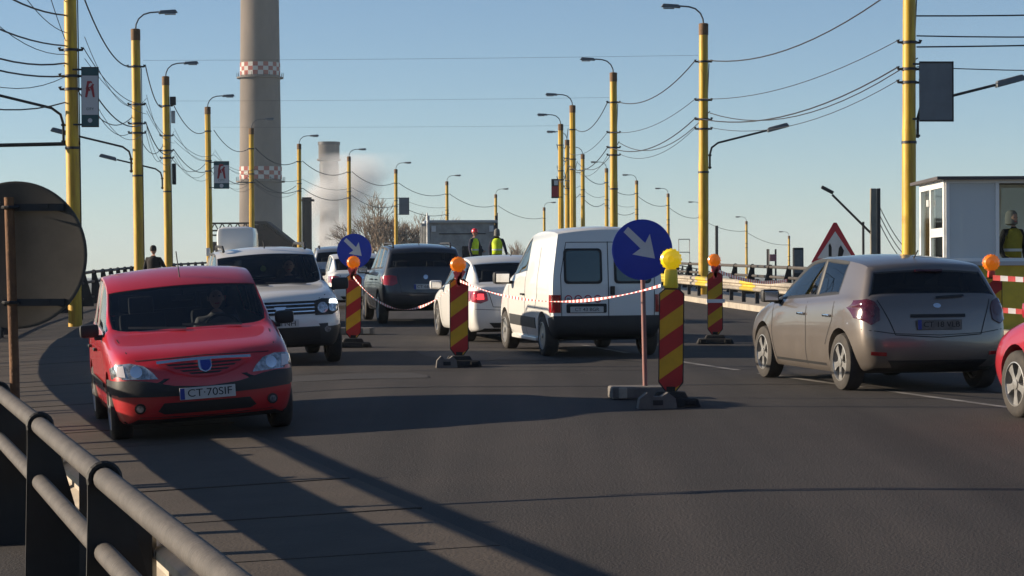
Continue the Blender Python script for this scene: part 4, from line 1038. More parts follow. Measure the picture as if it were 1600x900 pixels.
# banners on posts
def banner(label, x, y, z0, z1, w, side, printed):
    t = thing('banner_sign', label, 'banner', (x, y, z0), -head(y)*.6)
    h = z1-z0; cx = side*w/2
    M_BK = mat('banner_back', (.16,.18,.20), .6, noise=.2, scale=2)
    box('frame', (cx,0,h/2), (w,.05,h), M_DARKMETAL if printed else M_BK, t, bev=.008)
    for z in (.06, h-.06): box('bracket', (-side*.1,0,z), (.24,.04,.04), M_DARKMETAL, t)
    if printed == 2:
        box('panel', (cx,-.03,h*.35), (w-.05,.012,h*.55), mat('banner_red',(.35,.03,.04),.6), t); box('panel', (cx+.05,-.03,h*.8), (w*.5,.012,h*.25), M_SIGNW, t); return
    if not printed:
        for zz in (.02,h-.02): box('edge_bar', (cx,-.03,zz), (w,.02,.035), M_DARKMETAL, t)
        box('edge_bar', (side*(w-.015),-.03,h/2), (.03,.02,h), M_DARKMETAL, t); return
    M_BW = mat('banner_white', (.55,.54,.55), .6); M_BG = mat('banner_green', (.03,.09,.10), .6); M_BR = mat('banner_red', (.35,.03,.04), .6)
    box('header', (cx,-.029,h*.92), (w-.03,.010,h*.12), M_BG, t); box('footer', (cx,-.029,h*.11), (w-.03,.010,h*.18), M_BG, t)
    box('panel', (cx,-.029,h*.53), (w-.03,.010,h*.65), M_BW, t)
    Mf = Matrix.Translation((cx,-.035,h*.63)) @ Matrix.Rotation(R_(90),4,'X'); s = w*.82
    # red letter A shaped like a bird, open in the middle
    lg = bmesh.new()
    for poly in ([(-.34,-.52),(-.20,-.52),(-.06,.0),(.02,.14),(-.20,.12),(-.26,.02)], [(-.28,.06),(-.18,.52),(.10,.52),(.20,.36),(.04,.40),(-.06,.32),(-.12,.08)],
                 [(.20,.36),(.30,.30),(.24,.20),(.34,-.52),(.20,-.52),(.10,-.06),(-.02,.12),(.08,.22)], [(-.34,.02),(-.12,.10),(.04,-.04),(-.02,-.14),(-.18,-.02)]):
        a_prism(lg, [(px*s, py*s*1.1) for px, py in poly], Mf, .006)
    from_bm('letter_emblem', lg, M_BR, t)
    text_obj('lettering', 'CITY', w*.20, Matrix.Translation((cx,-.037,h*.30)) @ Matrix.Rotation(R_(90),4,'X'), M_BG, t)
    lathe('footer_disc', [(0,0),(w*.13,0),(w*.13,.006),(0,.006)], M_BW, t, 14, Matrix.Translation((cx,-.034,h*.11)) @ Matrix.Rotation(R_(90),4,'X'))
def ban(label, u0, u1, v0, v1, y, side, printed):
    xx = at(u0 if side > 0 else u1, y); banner(label, xx, y-.02, zat(v1,y), zat(v0,y), abs(u1-u0)/F_PX*y, side, printed)
ban('advertising banner with red letter A on the nearest left lamp post', 129, 156, 102, 196, 52.9, 1, 1)
ban('smaller advertising banner with red letter A on the fourth left post', 335, 359, 250, 293, 112.9, 1, 1)
ban('plain grey back of a banner on a distant left lamp post', 624, 640, 308, 335, 192.9, 1, 0)
ban('plain grey back of a large banner on the nearest right post', 1437, 1491, 99, 193, 51.9, 1, 0)
ban('dark banner with red panel on a far right lamp post', 862, 874, 280, 310, 129.8, -1, 2)

# ------------------------------------------------------------------ beacons, arrow signs, tape
def stripe_mat():
    m = mat('beacon_stripes', (.5,.5,.5), .45); n = m.node_tree; b = n.nodes['Principled BSDF']
    tc = n.nodes.new('ShaderNodeTexCoord'); sp = n.nodes.new('ShaderNodeSeparateXYZ'); n.links.new(tc.outputs['Object'], sp.inputs[0])
    mu = n.nodes.new('ShaderNodeMath'); mu.operation = 'MULTIPLY_ADD'; mu.inputs[1].default_value = -.72; n.links.new(sp.outputs[0], mu.inputs[0]); n.links.new(sp.outputs[2], mu.inputs[2])
    a = n.nodes.new('ShaderNodeMath'); a.operation = 'ADD'; a.inputs[1].default_value = 5.0 + .05; n.links.new(mu.outputs[0], a.inputs[0])
    md = n.nodes.new('ShaderNodeMath'); md.operation = 'MODULO'; md.inputs[1].default_value = .40; n.links.new(a.outputs[0], md.inputs[0])
    gt = n.nodes.new('ShaderNodeMath'); gt.operation = 'GREATER_THAN'; gt.inputs[1].default_value = .20; n.links.new(md.outputs[0], gt.inputs[0])
    t = n.nodes.new('ShaderNodeTexNoise'); t.inputs['Scale'].default_value = 6; t.inputs['Detail'].default_value = 8; n.links.new(tc.outputs['Object'], t.inputs[0])
    mx = n.nodes.new('ShaderNodeMix'); mx.data_type = 'RGBA'; mx.inputs['A'].default_value = (.62,.022,.02,1); mx.inputs['B'].default_value = (.88,.46,.012,1); n.links.new(gt.outputs[0], mx.inputs['Factor'])
    m2 = n.nodes.new('ShaderNodeMix'); m2.data_type = 'RGBA'; m2.blend_type = 'MULTIPLY'; m2.inputs['Factor'].default_value = .45; n.links.new(mx.outputs['Result'], m2.inputs['A']); n.links.new(t.outputs[0], m2.inputs['B'])
    n.links.new(m2.outputs['Result'], b.inputs['Base Color']); return m
M_STRIPE = stripe_mat()
BEACON_TOP = {}
def beacon(key, label, u, y, yellow=False, rz=0.0, lean=0.0):
    x = at(u, y); z = ground(x, y); t = thing('warning_beacon', label, 'beacon', (x, y, z), rz, 'striped warning beacons with lamps')
    hw, z0, z1 = .128, .17, 1.19
    out = [(-hw,z0+.07),(-.05,z0-.03),(.05,z0-.03),(hw,z0+.07),(hw,z1-.05),(.07,z1),(-.07,z1),(-hw,z1-.05)]
    fr = prism('frame', out, Matrix.Translation((0,.02,0)) @ Matrix.Rotation(R_(90),4,'X'), .05, M_BLACK, t)
    inn = [(-hw+.012,z0+.078),(-.045,z0-.015),(.045,z0-.015),(hw-.012,z0+.078),(hw-.012,z1-.055),(.065,z1-.012),(-.065,z1-.012),(-hw+.012,z1-.055)]
    prism('striped_face', inn, Matrix.Translation((0,-.03,0)) @ Matrix.Rotation(R_(90),4,'X'), .004, M_STRIPE, t)
    bm = bmesh.new(); a_box(bm, (0,0,.045), (.62,.40,.09), bev=.02, taper=(.88,.8)); a_box(bm, (0,0,.115), (.36,.26,.07), bev=.02, taper=(.8,.8)); a_box(bm, (0,0,.16), (.09,.07,.08))
    from_bm('rubber_foot', bm, M_RUBBER, t)
    for sx in (-1,1): box('foot_grip', (sx*.20,-.185,.05), (.10,.05,.05), M_RUBBER, t, bev=.01)
    L_ = M_YLENS if yellow else M_AMBER; Bx = M_YBOX if yellow else M_OBOX
    bh = .20 if yellow else .10
    bm = bmesh.new(); a_box(bm, (-.01,-.0,z1+bh/2), (.15 if yellow else .10,.09,bh), bev=.025, taper=(.85,.9)); lb = from_bm('battery_case', bm, Bx, t, True, 40)
    zc = z1 + bh + .095; rz_ = .105
    M = Matrix.Translation((-.012,0,zc)) @ Matrix.Rotation(R_(90),4,'X')
    lathe('lamp_lens', [(0,-.05),(rz_*.75,-.05),(rz_,-.03),(rz_,.03),(rz_*.78,.055),(rz_*.3,.066),(rz_*.28,.058),(0,.058)], L_, t, 24, M)
    bm = bmesh.new()
    for k in range(16):
        a = 2*math.pi*k/16; a_box(bm, (-.012 + rz_*math.cos(a), 0, zc + rz_*math.sin(a)), (.014,.06,.022), Matrix.Rotation(-a,3,'Y'))
    from_bm('lens_ribs', bm, L_, t)
    t.rotation_euler = (0, lean, rz)
    BEACON_TOP[key] = Vector((x, y-.05, z + z1 + .0)); return t
beacon('a', 'largest red and yellow striped beacon with a yellow lamp', 1047, 23.3, True, R_(-4), R_(.8))
beacon('b', 'striped beacon with orange lamp standing mid-road before the white saloon', 717, 31.3, False, R_(3))
beacon('c', 'striped beacon with orange lamp in front of the small blue arrow sign', 551, 37.6, False, R_(6), R_(1))
beacon('d', 'striped beacon with orange lamp between big blue sign and taupe hatchback', 1117, 38.3, False, R_(-3))
beacon('e', 'striped beacon with orange lamp behind the taupe hatchback at the booth', 1550, 30.0, False, R_(0))
# grey spare foot beside the second beacon
def loose_foot(label, u, y, dx, m, s):
    x = at(u, y)+dx; t = thing('beacon_foot', label, 'beacon foot', (x, y, ground(x,y)), R_(6))
    bm = bmesh.new(); a_prism(bm, [(-.26*s,0),(.26*s,0),(.24*s,.10),(.14*s,.16),(.05*s,.12),(-.05*s,.12),(-.14*s,.16),(-.24*s,.10)], Matrix.Translation((0,.06,0)) @ Matrix.Rotation(R_(90),4,'X'), .14)
    from_bm('block', bm, m, t); box('slot', (0,-.083,.06), (.10,.012,.05), M_INK, t); 
M_GREYR = mat('grey_rubber', (.16,.145,.13), .85, noise=.3)
loose_foot('grey notched foot block beside the largest beacon', 1047, 23.0, -.14, M_GREYR, .75)
loose_foot('pale grey notched foot block beside the mid-road beacon', 697, 31.0, -.0, M_GREYR, .55)
def arrow_sign(label, u, vc, y, D, base_lab):
    x = at(u, y); zg = ground(x, y); zc = zat(vc, y) - zg
    t = thing('arrow_sign', label, 'road sign', (x, y, zg), R_(2))
    tube('post', [(.03,0,.12),(.0,0,zc+.2)], .026, M_REDBR, t, 10)
    r = D/2; Mf = Matrix.Translation((0,-.03,zc)) @ Matrix.Rotation(R_(90),4,'X')
    dk = lathe('disc', [(0,-.004),(r,-.004),(r+.004,.004),(r+.004,.012),(r-.006,.014),(0,.014)], M_SIGNB, t, 48, Mf)
    k = r/1.0
    A = [(-.62,.585),(-.47,.76),(.10,.22),(.255,.52),(.425,-.30),(-.33,-.16),(-.06,.04)]
    prism('white_arrow', [(px*k, py*k) for px, py in A], Mf @ Matrix.Translation((0,0,.0145)), .003, M_SIGNW, t)
    for z in (zc-.12, zc+.12): box('clamp', (0,-.012,z), (.09,.05,.03), M_GALV, t)
    return t, x, y, zg
t, x, y, zg = arrow_sign('large round blue arrow sign on a thin red post', 1003, 391, 24.6, .64, '')
bt = thing('concrete_block', 'flat grey concrete block under the large blue arrow sign', 'concrete block', (x-.02, y-.05, ground(x,y)), R_(5))
box('slab', (0,0,.065), (.66,.42,.13), M_GREYR, bt, bev=.025); box('pale_corner', (-.22,-.19,.066), (.09,.06,.115), M_KERB, bt, bev=.01)
t, x, y, zg = arrow_sign('small round blue arrow sign farther up the road on the left', 554, 391, 43.2, .64, '')
bt = thing('concrete_block', 'flat concrete block under the small blue arrow sign', 'concrete block', (x+.03, y, ground(x,y)), 0)
box('slab', (0,0,.065), (.66,.42,.13), M_GREYR, bt, bev=.025); box('pale_corner', (.2,-.19,.066), (.12,.06,.1), M_KERB, bt, bev=.01)
def tape(label, p, q, sag, w=.065, stripe=.11, tw=0.0):
    p = Vector(p); q = Vector(q); L = (q-p).length*(1+.02); n = int(L/stripe); vv = []; ff = []
    for k in range(n+1):
        t_ = k/n; c = p.lerp(q, t_) - Vector((0,0,sag*4*t_*(1-t_))) - p
        a = tw*math.sin(t_*9) ; up = Vector((0, math.sin(a)*.5, math.cos(a)))*w/2
        vv += [c-up, c+up]
    for k in range(n): ff.append((2*k,2*k+2,2*k+3,2*k+1))
    o = pyobj('barrier_tape', vv, ff, None); o.location = p; o.data.materials.append(M_TAPER); o.data.materials.append(M_TAPEW)
    for i, pl in enumerate(o.data.polygons): pl.material_index = i % 2
    tag(o, label, 'tape', 'red and white barrier tape')
B = BEACON_TOP; dn = Vector((0,0,-.02))
tape('red and white tape between the two left beacons', B['c']+dn, B['b']+dn+Vector((-.03,0,-.02)), .46, .036, .08, 1.4)
tape('red and white tape from the mid-road beacon across the white van to the largest beacon', B['b']+dn, B['a']+Vector((-.1,0,.03)), .22, .036, .075, 1.3)
o = box('tape_wrap', (0,0,0), (.30,.075,.06), M_TAPEW); o.location = B['d'] + Vector((.01,.045,-.48)); tag(o, 'pale tape wrapped round the beacon by the guardrail', 'tape', None)
tape('red and white tape running right from the last orange-lamp beacon to the booth', B['e']+Vector((0,0,0)), B['e']+Vector((3.2,-1.5,-.12)), .03, .07, .10, .4)
tape('lower tape running right from the last orange-lamp beacon', B['e']+Vector((.1,0,-.42)), B['e']+Vector((3.2,-1.5,-.5)), .05, .07, .10, .4)
tape('red and white tape along the guardrail behind the right beacon', B['d']+Vector((.05,0,.02)), (at(1230,44), 44, zat(440,44)), .10, .06, .10, .5)
# red bow knots of tape on the beacons
for k in ('b','c','d'):
    bm = bmesh.new(); 
    for a in (-40, 15, 60): a_box(bm, (.03*math.sin(R_(a)),-.03,-.07*math.cos(R_(a))), (.05,.012,.20), Matrix.Rotation(R_(a*.5),3,'Y'))
    o = from_bm('tape_knot', bm, M_TAPER); o.location = B[k] + Vector((0,-.02,.06)); tag(o, 'red tape knot tied under the lamp of the %s' % {'b':'mid-road beacon','c':'left beacon','d':'beacon by the guardrail'}[k], 'tape knot')

# round sign seen from the back on a rusty post, far left
ySG = 16.0; xS = at(26, ySG); zS = zat(395, ySG)
t = thing('round_sign', 'back of a large round sign on a rusty post at the left edge', 'road sign', (xS, ySG, ground(xS,ySG)), 0)
zg = ground(xS,ySG); hz = zS - zg
dsk = lathe('disc', [(0,0),(.49,0),(.505,-.010),(.515,-.010),(.515,.004),(.50,.006),(.49,.004),(0,.004)], M_SIGNBK, t, 64, Matrix.Translation((-.02,.075,hz)) @ Matrix.Rotation(R_(-8.6),4,'Z') @ Matrix.Rotation(R_(90),4,'X'))
tube('post', [(.0,0,-.2),(-.02,0,hz*.6),(-.05,0,hz+.40)], .034, M_RUST, t, 14)
for z in (hz+.33, hz-.33): 
    bm = bmesh.new(); a_box(bm, (.12,.01,z), (.42,.03,.05)); a_tube(bm, [(-.04+.055*math.cos(q*math.pi/6),.055*math.sin(q*math.pi/6),z) for q in range(13)], .012, 6); a_box(bm, (.20,.0,z+.01), (.05,.03,.03)); from_bm('clamp', bm, M_DARKMETAL, t)

# triangular warning sign
yT = 45; xT = at(1305,yT); zg = ground(xT,yT); zT = zat(350,yT)-zg; s = .90; hT = s*.866
t = thing('warning_sign', 'white triangular warning sign with red border behind the taupe hatchback', 'road sign', (xT,yT,zg), 0)
tube('post', [(0,.03,0),(0,.03,zT-.1)], .028, M_GALV, t, 8)
Mt = Matrix.Translation((0,0,zT)) @ Matrix.Rotation(R_(90),4,'X')
prism('red_triangle', [(-s/2-.02,-hT),(s/2+.02,-hT),(.03,0),(-.03,0)], Mt, .012, M_SIGNR, t)
prism('white_field', [(-s/2+.10,-hT+.08),(s/2-.10,-hT+.08),(0,-.17)], Mt @ Matrix.Translation((0,0,.0125)), .003, M_SIGNW, t)
prism('symbol', [(-.13,-.66),(-.07,-.66),(-.07,-.48),(-.10,-.40),(-.13,-.44)], Mt @ Matrix.Translation((0,0,.016)), .003, M_INK, t)
prism('symbol', [(.05,-.66),(.14,-.66),(.17,-.55),(.11,-.44),(.07,-.50)], Mt @ Matrix.Translation((0,0,.016)), .003, M_INK, t)

# ------------------------------------------------------------------ glazed booth on the right
yB = 40.5; xB = at(1478,yB); zg = ground(xB,yB)+.1
M_PVC = mat('white_pvc', (.78,.78,.76), .35); M_BY = mat('booth_yellow', (.55,.42,.03), .55, noise=.25, scale=3); M_ROOF = mat('booth_roof', (.07,.06,.06), .6)
zg_booth = zg
t = thing('booth', 'white framed glass booth with yellow base at the right edge', 'booth', (xB,yB,zg), R_(0))
Wb, Db = 4.2, 2.6; zt = zat(284,yB)-zg; zsill = zat(418,yB)-zg
M_BG = glass('booth_glass', (.62,.68,.70), .03)
_n = M_BG.node_tree; _o = [q for q in _n.nodes if q.type == 'OUTPUT_MATERIAL'][0]; _l = _o.inputs[0].links[0].from_socket
_d = _n.nodes.new('ShaderNodeBsdfDiffuse'); _d.inputs[0].default_value = (.84,.88,.90,1); _m = _n.nodes.new('ShaderNodeMixShader'); _m.inputs[0].default_value = .62      # dusty film, its colour paled to stand in for reflected sky
_n.links.new(_l, _m.inputs[1]); _n.links.new(_d.outputs[0], _m.inputs[2]); _n.links.new(_m.outputs[0], _o.inputs[0])
def wallp(name, x0,y0,x1,y1,z0,z1,th,m,par): 
    d = Vector((x1-x0,y1-y0,0)); return box(name, ((x0+x1)/2,(y0+y1)/2,(z0+z1)/2), (d.length,th,z1-z0), m, par, rot=Matrix.Rotation(math.atan2(d.y,d.x),3,'Z'))
bx1 = -.10                                                 # left wall runs back and a little left so its outside is seen
LX = at(1440, yB+Db) - xB
roof = prism('roof', [(-.18,-.18),(Wb+.2,-.18),(Wb+.2,Db+.3),(LX-.16,Db+.3)], Matrix.Translation((0,0,zt)), .055, M_ROOF, t)
prism('floor', [(0,0),(Wb,0),(Wb,Db),(LX,Db)], Matrix.Translation((0,0,-.12)), .50, M_KERB, t)
fw = wallp('front_base', 0,0,Wb,0,.04,zsill,.08,M_BY,t); wallp('sill', -.02,-.05,Wb,-.05,zsill,zsill+.07,.16,mat('sill_grey',(.4,.42,.45),.5),t)
def wframe(x0,y0,x1,y1,z0,z1,cols,rows,pane_m,w=.07,skip=None):
    d = Vector((x1-x0,y1-y0,0)); L = d.length; R3 = Matrix.Rotation(math.atan2(d.y,d.x),3,'Z'); o0 = Vector((x0,y0,0))
    def pc(a0,a1,b0,b1,th,nm,m): return box(nm, o0 + d.normalized()*((a0+a1)/2) + Vector((0,0,(b0+b1)/2)), (a1-a0,th,b1-b0), m, t, rot=R3)
    fr = [pc(0,L,z1-w,z1,.075,'window_frame',M_PVC), pc(0,L,z0,z0+w,.073,'window_frame',M_PVC)]
    for c in cols: pc(c*L-w/2 if 0 < c < 1 else (0 if c == 0 else L-w), c*L+w/2 if 0 < c < 1 else (w if c == 0 else L), z0+w+.001, z1-w-.001, .07, 'window_frame', M_PVC)
    for r_, ca, cb in rows: pc(ca*L+w/2, cb*L-w/2, z0+(z1-z0)*r_, z0+(z1-z0)*r_+w*1.2, .068, 'window_frame', M_PVC)
    for ci, (c0, c1) in enumerate(zip(cols, cols[1:])):
        if ci != skip: pc(c0*L, c1*L, z0+w/2, z1-w/2, .012, 'pane', pane_m)
wframe(0,0,Wb,0,zsill+.07,zt,[0,.215,.6,1],[],M_BG,.06,skip=1)
wframe(LX,Db,0,0,.05,zt,[0,.45,1],[(.62,.45,1)],glass('booth_side_glass', (.55,.62,.64), .03),.13)
wframe(LX,Db,Wb,Db,.6,zt,[0,.35,.7,1],[],M_BG,.05); wallp('back_base', LX,Db,Wb,Db,.04,.6,.08,M_PVC,t)
wallp('right_wall', Wb,0,Wb,Db,.04,zt,.08,M_PVC,t)
# an inner doorway frame catching the sun
dm = box('inner_door_frame', (.62,1.5,1.35), (.10,.10,2.1), M_PVC, t); box('inner_door_frame', (.30,1.5,2.30), (.72,.10,.12), M_PVC, t)
M_HV = mat('hivis', (.72,.92,.02), .7, noise=.15); M_JY = mat('jacket_yellow', (.34,.29,.02), .8, noise=.3)
def loft(bm, secs):
    rg = [[bm.verts.new(q) for q in r] for r in secs]
    for a, b_ in zip(rg, rg[1:]):
        for k in range(len(a)): bm.faces.new((a[k],a[(k+1)%len(a)],b_[(k+1)%len(a)],b_[k]))
    bm.faces.new(rg[0][::-1]); bm.faces.new(rg[-1])
# ------------------------------------------------------------------ people
def person(label, x, y, pose, cloth, legs_m, head_kind, hgt=1.78, rz=0.0, vest=None, dz=0.0, zabs=None):
    t = thing('person', label, 'person', (x, y, ground(x,y)+dz if zabs is None else zabs), rz, None)
    k = hgt/1.78
    J = {'pel':(0,0,.95),'spi':(0,0,1.12),'che':(0,.0,1.34),'nek':(0,0,1.50),'hd0':(0,.01,1.57)}
    V = [(0,0,.96,.15,.11),(0,0,1.12,.145,.105),(0,0,1.32,.17,.115),(0,0,1.46,.09,.08),(0,.0,1.55,.055,.06)]
    E = [(0,1),(1,2),(2,3),(3,4)]
    def chain(root, pts):
        pr = root
        for p in pts: V.append(p); E.append((pr, len(V)-1)); pr = len(V)-1
    for sg, arm in ((1, pose['la']), (-1, pose['ra'])):
        chain(2, [(sg*.19,0,1.41,.068,.068)] + [(*p, r, r) for p, r in zip(arm, (.055,.042,.036))])
    for sg, lg in ((1, pose['ll']), (-1, pose['rl'])):
        chain(0, [(sg*.095,0,.88,.092,.092)] + [(*p, r, r) for p, r in zip(lg, (.068,.045))] + [(lg[1][0], lg[1][1]-.14, max(.045, lg[1][2]-.05), .045, .04)])
    me = bpy.data.meshes.new('p'); me.from_pydata([Vector(q[:3])*k for q in V], E, [])
    o = bpy.data.objects.new('p', me); C.objects.link(o); o.modifiers.new('s','SKIN'); sk = me.skin_vertices[0].data
    for q, d in zip(V, sk): d.radius = (q[3]*k, q[4]*k); d.use_root = False
    sk[0].use_root = True
    md = o.modifiers.new('u','SUBSURF'); md.levels = 2; md.render_levels = 2
    dg = bpy.context.evaluated_depsgraph_get(); bmx = bpy.data.meshes.new_from_object(o.evaluated_get(dg)); bpy.data.objects.remove(o); bpy.data.meshes.remove(me)
    bmx.polygons.foreach_set('use_smooth', [True]*len(bmx.polygons)); bmx.materials.clear(); bmx.materials.append(cloth); bmx.materials.append(legs_m); bmx.materials.append(M_SKIN)
    for p in bmx.polygons:
        c = p.center/k; p.material_index = 2 if c.z > 1.50 else 1 if (c.z < .93 and abs(c.x) < .24) or (c.y < -.16 and c.z < 1.06 and abs(c.x) < .19) else 0
    meshobj('body', bmx, None, t)
    tilt = pose.get('tilt', (0,0)); hc = Vector((tilt[0], tilt[1]-.01, 1.66))*k
    hm = bmesh.new(); bmesh.ops.create_uvsphere(hm, u_segments=18, v_segments=14, radius=1.0)
    for v in hm.verts:
        z = v.co.z; w = 1 - .18*max(0,-z)
        v.co = Vector((v.co.x*.078*w, v.co.y*.098*w, z*.122))*k + hc
        if v.co.y < hc.y-.05 and abs(v.co.x-hc.x) < .02*k and -.05*k < v.co.z-hc.z < .02*k: v.co.y -= .02*k
    h = from_bm('head', hm, M_SKIN, t, True)
    for sg in (1,-1):
        box('ear', hc + Vector((sg*.078,.01,-.01))*k, (.02,.035,.055), M_SKIN, h, bev=.008)
        box('eye', hc + Vector((sg*.03,-.088,.015))*k, (.024,.012,.012), M_INK, h, bev=.004)
    box('mouth', hc + Vector((0,-.084,-.062))*k, (.045,.012,.01), M_SIGNR, h)
    for sg, arm in ((1, pose['la']), (-1, pose['ra'])):
        w0 = Vector(arm[2])*k; e0 = Vector(arm[1])*k; dr = (w0-e0).normalized(); sd = dr.orthogonal().normalized(); bm = bmesh.new()
        a_tube(bm, [w0-dr*.01, w0+dr*.05, w0+dr*.09], [.03,.038,.034], 8)
        for q in range(4): a_tube(bm, [w0+dr*.08+sd*(q-1.5)*.018, w0+dr*.125+sd*(q-1.5)*.018, w0+dr*(.16 if q in (1,2) else .15)+sd*(q-1.5)*.017], [.010,.009,.007], 6)
        a_tube(bm, [w0+dr*.03+sd*.03, w0+dr*.07+sd*.055, w0+dr*.10+sd*.06], [.011,.010,.008], 6)
        from_bm('hand', bm, M_SKIN, t, True)
    prof_h = [(.085,-.02),(.093,.03),(.085,.09),(.055,.13),(0,.145)]
    Mh = Matrix.Translation(hc + Vector((0,.008,.0))) @ Matrix.Diagonal((k*.97, k*1.2, k, 1))
    if head_kind == 'red_helmet':
        lathe('helmet', [(.118,.02),(.120,.03),(.102,.04)] + [(r*1.1,z+.02) for r, z in prof_h[1:]], mat('helmet_red',(.60,.02,.03),.3,coat=.6), t, 20, Mh)
    elif head_kind == 'hood':
        lathe('hood', [(.06,-.13),(.11,-.10),(.105,.0)] + [(r*1.12,z+.01) for r, z in prof_h[1:]], mat('hood_grey',(.14,.14,.13),.9), t, 18, Matrix.Translation((0,.035,0)) @ Mh)
    else:
        lathe('hair', prof_h, mat('dark_hair',(.02,.016,.014),.8), t, 18, Matrix.Translation((0,.02,0)) @ Mh)
    if vest:
        bm = bmesh.new()
        secs = []
        for z, w, d in ((.92,.175,.135),(1.05,.178,.135),(1.2,.19,.14),(1.34,.205,.145),(1.43,.16,.125),(1.475,.10,.10)):
            secs.append([Vector((w*math.cos(2*math.pi*q/20), d*math.sin(2*math.pi*q/20), z))*k for q in range(20)])
        loft(bm, secs); vo = from_bm('safety_vest', bm, vest, t, True)
        lathe('reflective_band', [(1.0,-.025),(1.03,-.025),(1.03,.025),(1.0,.025)], M_SIGNW, vo, 20, Matrix.Translation(Vector((0,0,1.08))*k) @ Matrix.Diagonal((.182*k,.139*k,k,1)))
    return t
STAND = dict(la=((.26,0,1.12),(.25,-.08,.86),(.24,-.10,.80)), ra=((-.26,0,1.12),(-.25,-.08,.86),(-.24,-.10,.80)), ll=((.10,-.02,.48),(.11,.02,.09)), rl=((-.10,-.02,.48),(-.11,.02,.09)))
def pz(**k): d = dict(STAND); d.update(k); return d
M_NAVY = mat('work_navy', (.02,.022,.05), .9, noise=.2); M_DKC = mat('coat_dark', (.016,.013,.014), .9, noise=.3)
person('road worker in red helmet and yellow safety vest beyond the cars', at(741,80), 80, pz(la=((.27,-.06,1.14),(.16,-.26,1.02),(.10,-.34,1.02)), tilt=(.01,-.02)), M_NAVY, M_NAVY, 'red_helmet', 1.80, R_(55), M_HV, .46)
person('road worker in grey hood and yellow safety vest beside red helmet worker', at(777,80.6), 80.6, pz(ra=((-.28,.02,1.14),(-.33,-.05,.90),(-.33,-.08,.84))), M_NAVY, M_NAVY, 'hood', 1.80, R_(172), M_HV, .46)
person('person in dark clothes leaning on the left railing by the posts', at(240,64), 64, pz(la=((.26,.02,1.12),(.22,-.10,.88),(.2,-.14,.82)), ra=((-.30,-.05,1.18),(-.42,-.10,1.0),(-.50,-.14,.95))), M_DKC, M_DKC, 'hair', 1.78, R_(170), M_DKC)

person('person in dark sleeves and dull yellow vest standing in the booth window', at(1584,41), 41.1, pz(ra=((-.27,.02,1.14),(-.27,-.10,.95),(-.2,-.16,.92))), M_DKC, M_DKC, 'hood', 1.74, R_(25), M_JY, zabs=zg_booth+.38)
xh, yh = at(759,80.3), 80.3
bm = bmesh.new(); rg_ = []
for rr_, zz_ in ((2.3,-.05),(1.9,.28),(1.45,.44),(.6,.47)):
    rg_.append([Vector((rr_*math.cos(q*.314)*(1+.06*math.sin(q*3)), rr_*.8*math.sin(q*.314)*(1+.06*math.cos(q*5)), zz_)) for q in range(20)])
loft(bm, rg_); o = from_bm('asphalt_heap', bm, M_PATCH, None, True); o.location = (xh, yh, ground(xh,yh)); tag(o, 'low heap of asphalt under the two road workers', 'heap')
SIT = dict(la=((.26,-.08,1.16),(.20,-.30,1.10),(.14,-.36,1.14)), ra=((-.26,-.08,1.16),(-.20,-.30,1.10),(-.14,-.36,1.14)), ll=((.12,-.42,.98),(.12,-.52,.72)), rl=((-.12,-.42,.98),(-.12,-.52,.72)))
def seat_in(car, b, label, cloth, hair):
    p = person(label, 0, 0, SIT, cloth, M_NAVY, hair, 1.72, 0, None)
    xs = b.fx({'sedan':2.2,'hatch':2.3,'suv':2.3,'van':2.0}[b.kind])
    p.matrix_world = car.matrix_world @ Matrix.Translation((xs+.02, .37, -.34 if b.kind == 'sedan' else -.22)) @ Matrix.Rotation(R_(90), 4, 'Z')
seat_in(RED_T, RED_B, 'driver in grey sweater at the wheel of the red saloon', mat('sweater',(.16,.15,.15),.9), 'hair')
seat_in(SUV_T, SUV_B, 'driver in dark coat at the wheel of the white off-road car', M_NAVY, 'hair')

# ------------------------------------------------------------------ distance: chimneys, shed, stack, trees, odd posts
D = 580.0; px = F_PX/D; xc = at(408, D)
M_CONC = mat('chimney_concrete', (.20,.165,.14), .9, scale=.12, col2=(.13,.11,.095), stretch=(1,1,.4)); M_CHR = mat('chimney_red', (.30,.07,.05), .8); M_CHW = mat('chimney_white', (.52,.50,.47), .8)
t = thing('factory_chimney', 'tall concrete factory chimney with red and white checkered bands', 'chimney', (xc, D, -7), 0)
def rch(z): return 5.62 - .0105*(z+7)
lathe('shaft', [(rch(-7+q),q) for q in (0,20,40,60,80,88)] + [(rch(81)-.5,88),(0,84)], M_CONC, t, 40, sharp=60)
for vv_, nm in ((107,'a'),(269,'b')):
    zc = zat(vv_, D)+7; r0 = rch(zc-7)+.05; dz = 1.05; n = 24
    for row in range(3):
        for k in range(n):
            a0, a1 = 2*math.pi*k/n, 2*math.pi*(k+1)/n; vv = []; z0 = zc-1.5*dz+row*dz
            for rr in (r0-.1, r0+.03):
                for a, z in ((a0,z0),(a1,z0),(a1,z0+dz),(a0,z0+dz)): vv.append((rr*math.cos(a), rr*math.sin(a), z))
            if nm == 'c': continue
            pyobj('painted_panel', vv, [(4,5,6,7),(0,1,5,4),(3,2,6,7),(0,3,7,4),(1,2,6,5)], M_CHR if (row+k) % 2 else M_CHW, t)
    lathe('gallery', [(r0-.2,zc-2.4),(r0+.85,zc-2.3),(r0+.85,zc-2.0),(r0-.2,zc-2.0)], M_CONC, t, 32)
    bm = bmesh.new()
    for k in range(24): a = 2*math.pi*k/24; a_box(bm, ((r0+.8)*math.cos(a),(r0+.8)*math.sin(a),zc-1.5),(.1,.1,1.1))
    from_bm('gallery_posts', bm, M_DARKMETAL, t)
D2 = 950.0; xc2 = at(515,D2); zt2 = zat(221,D2)+7
M_CONC2 = mat('chimney_dark', (.12,.105,.095), .9, noise=.3, scale=.2)
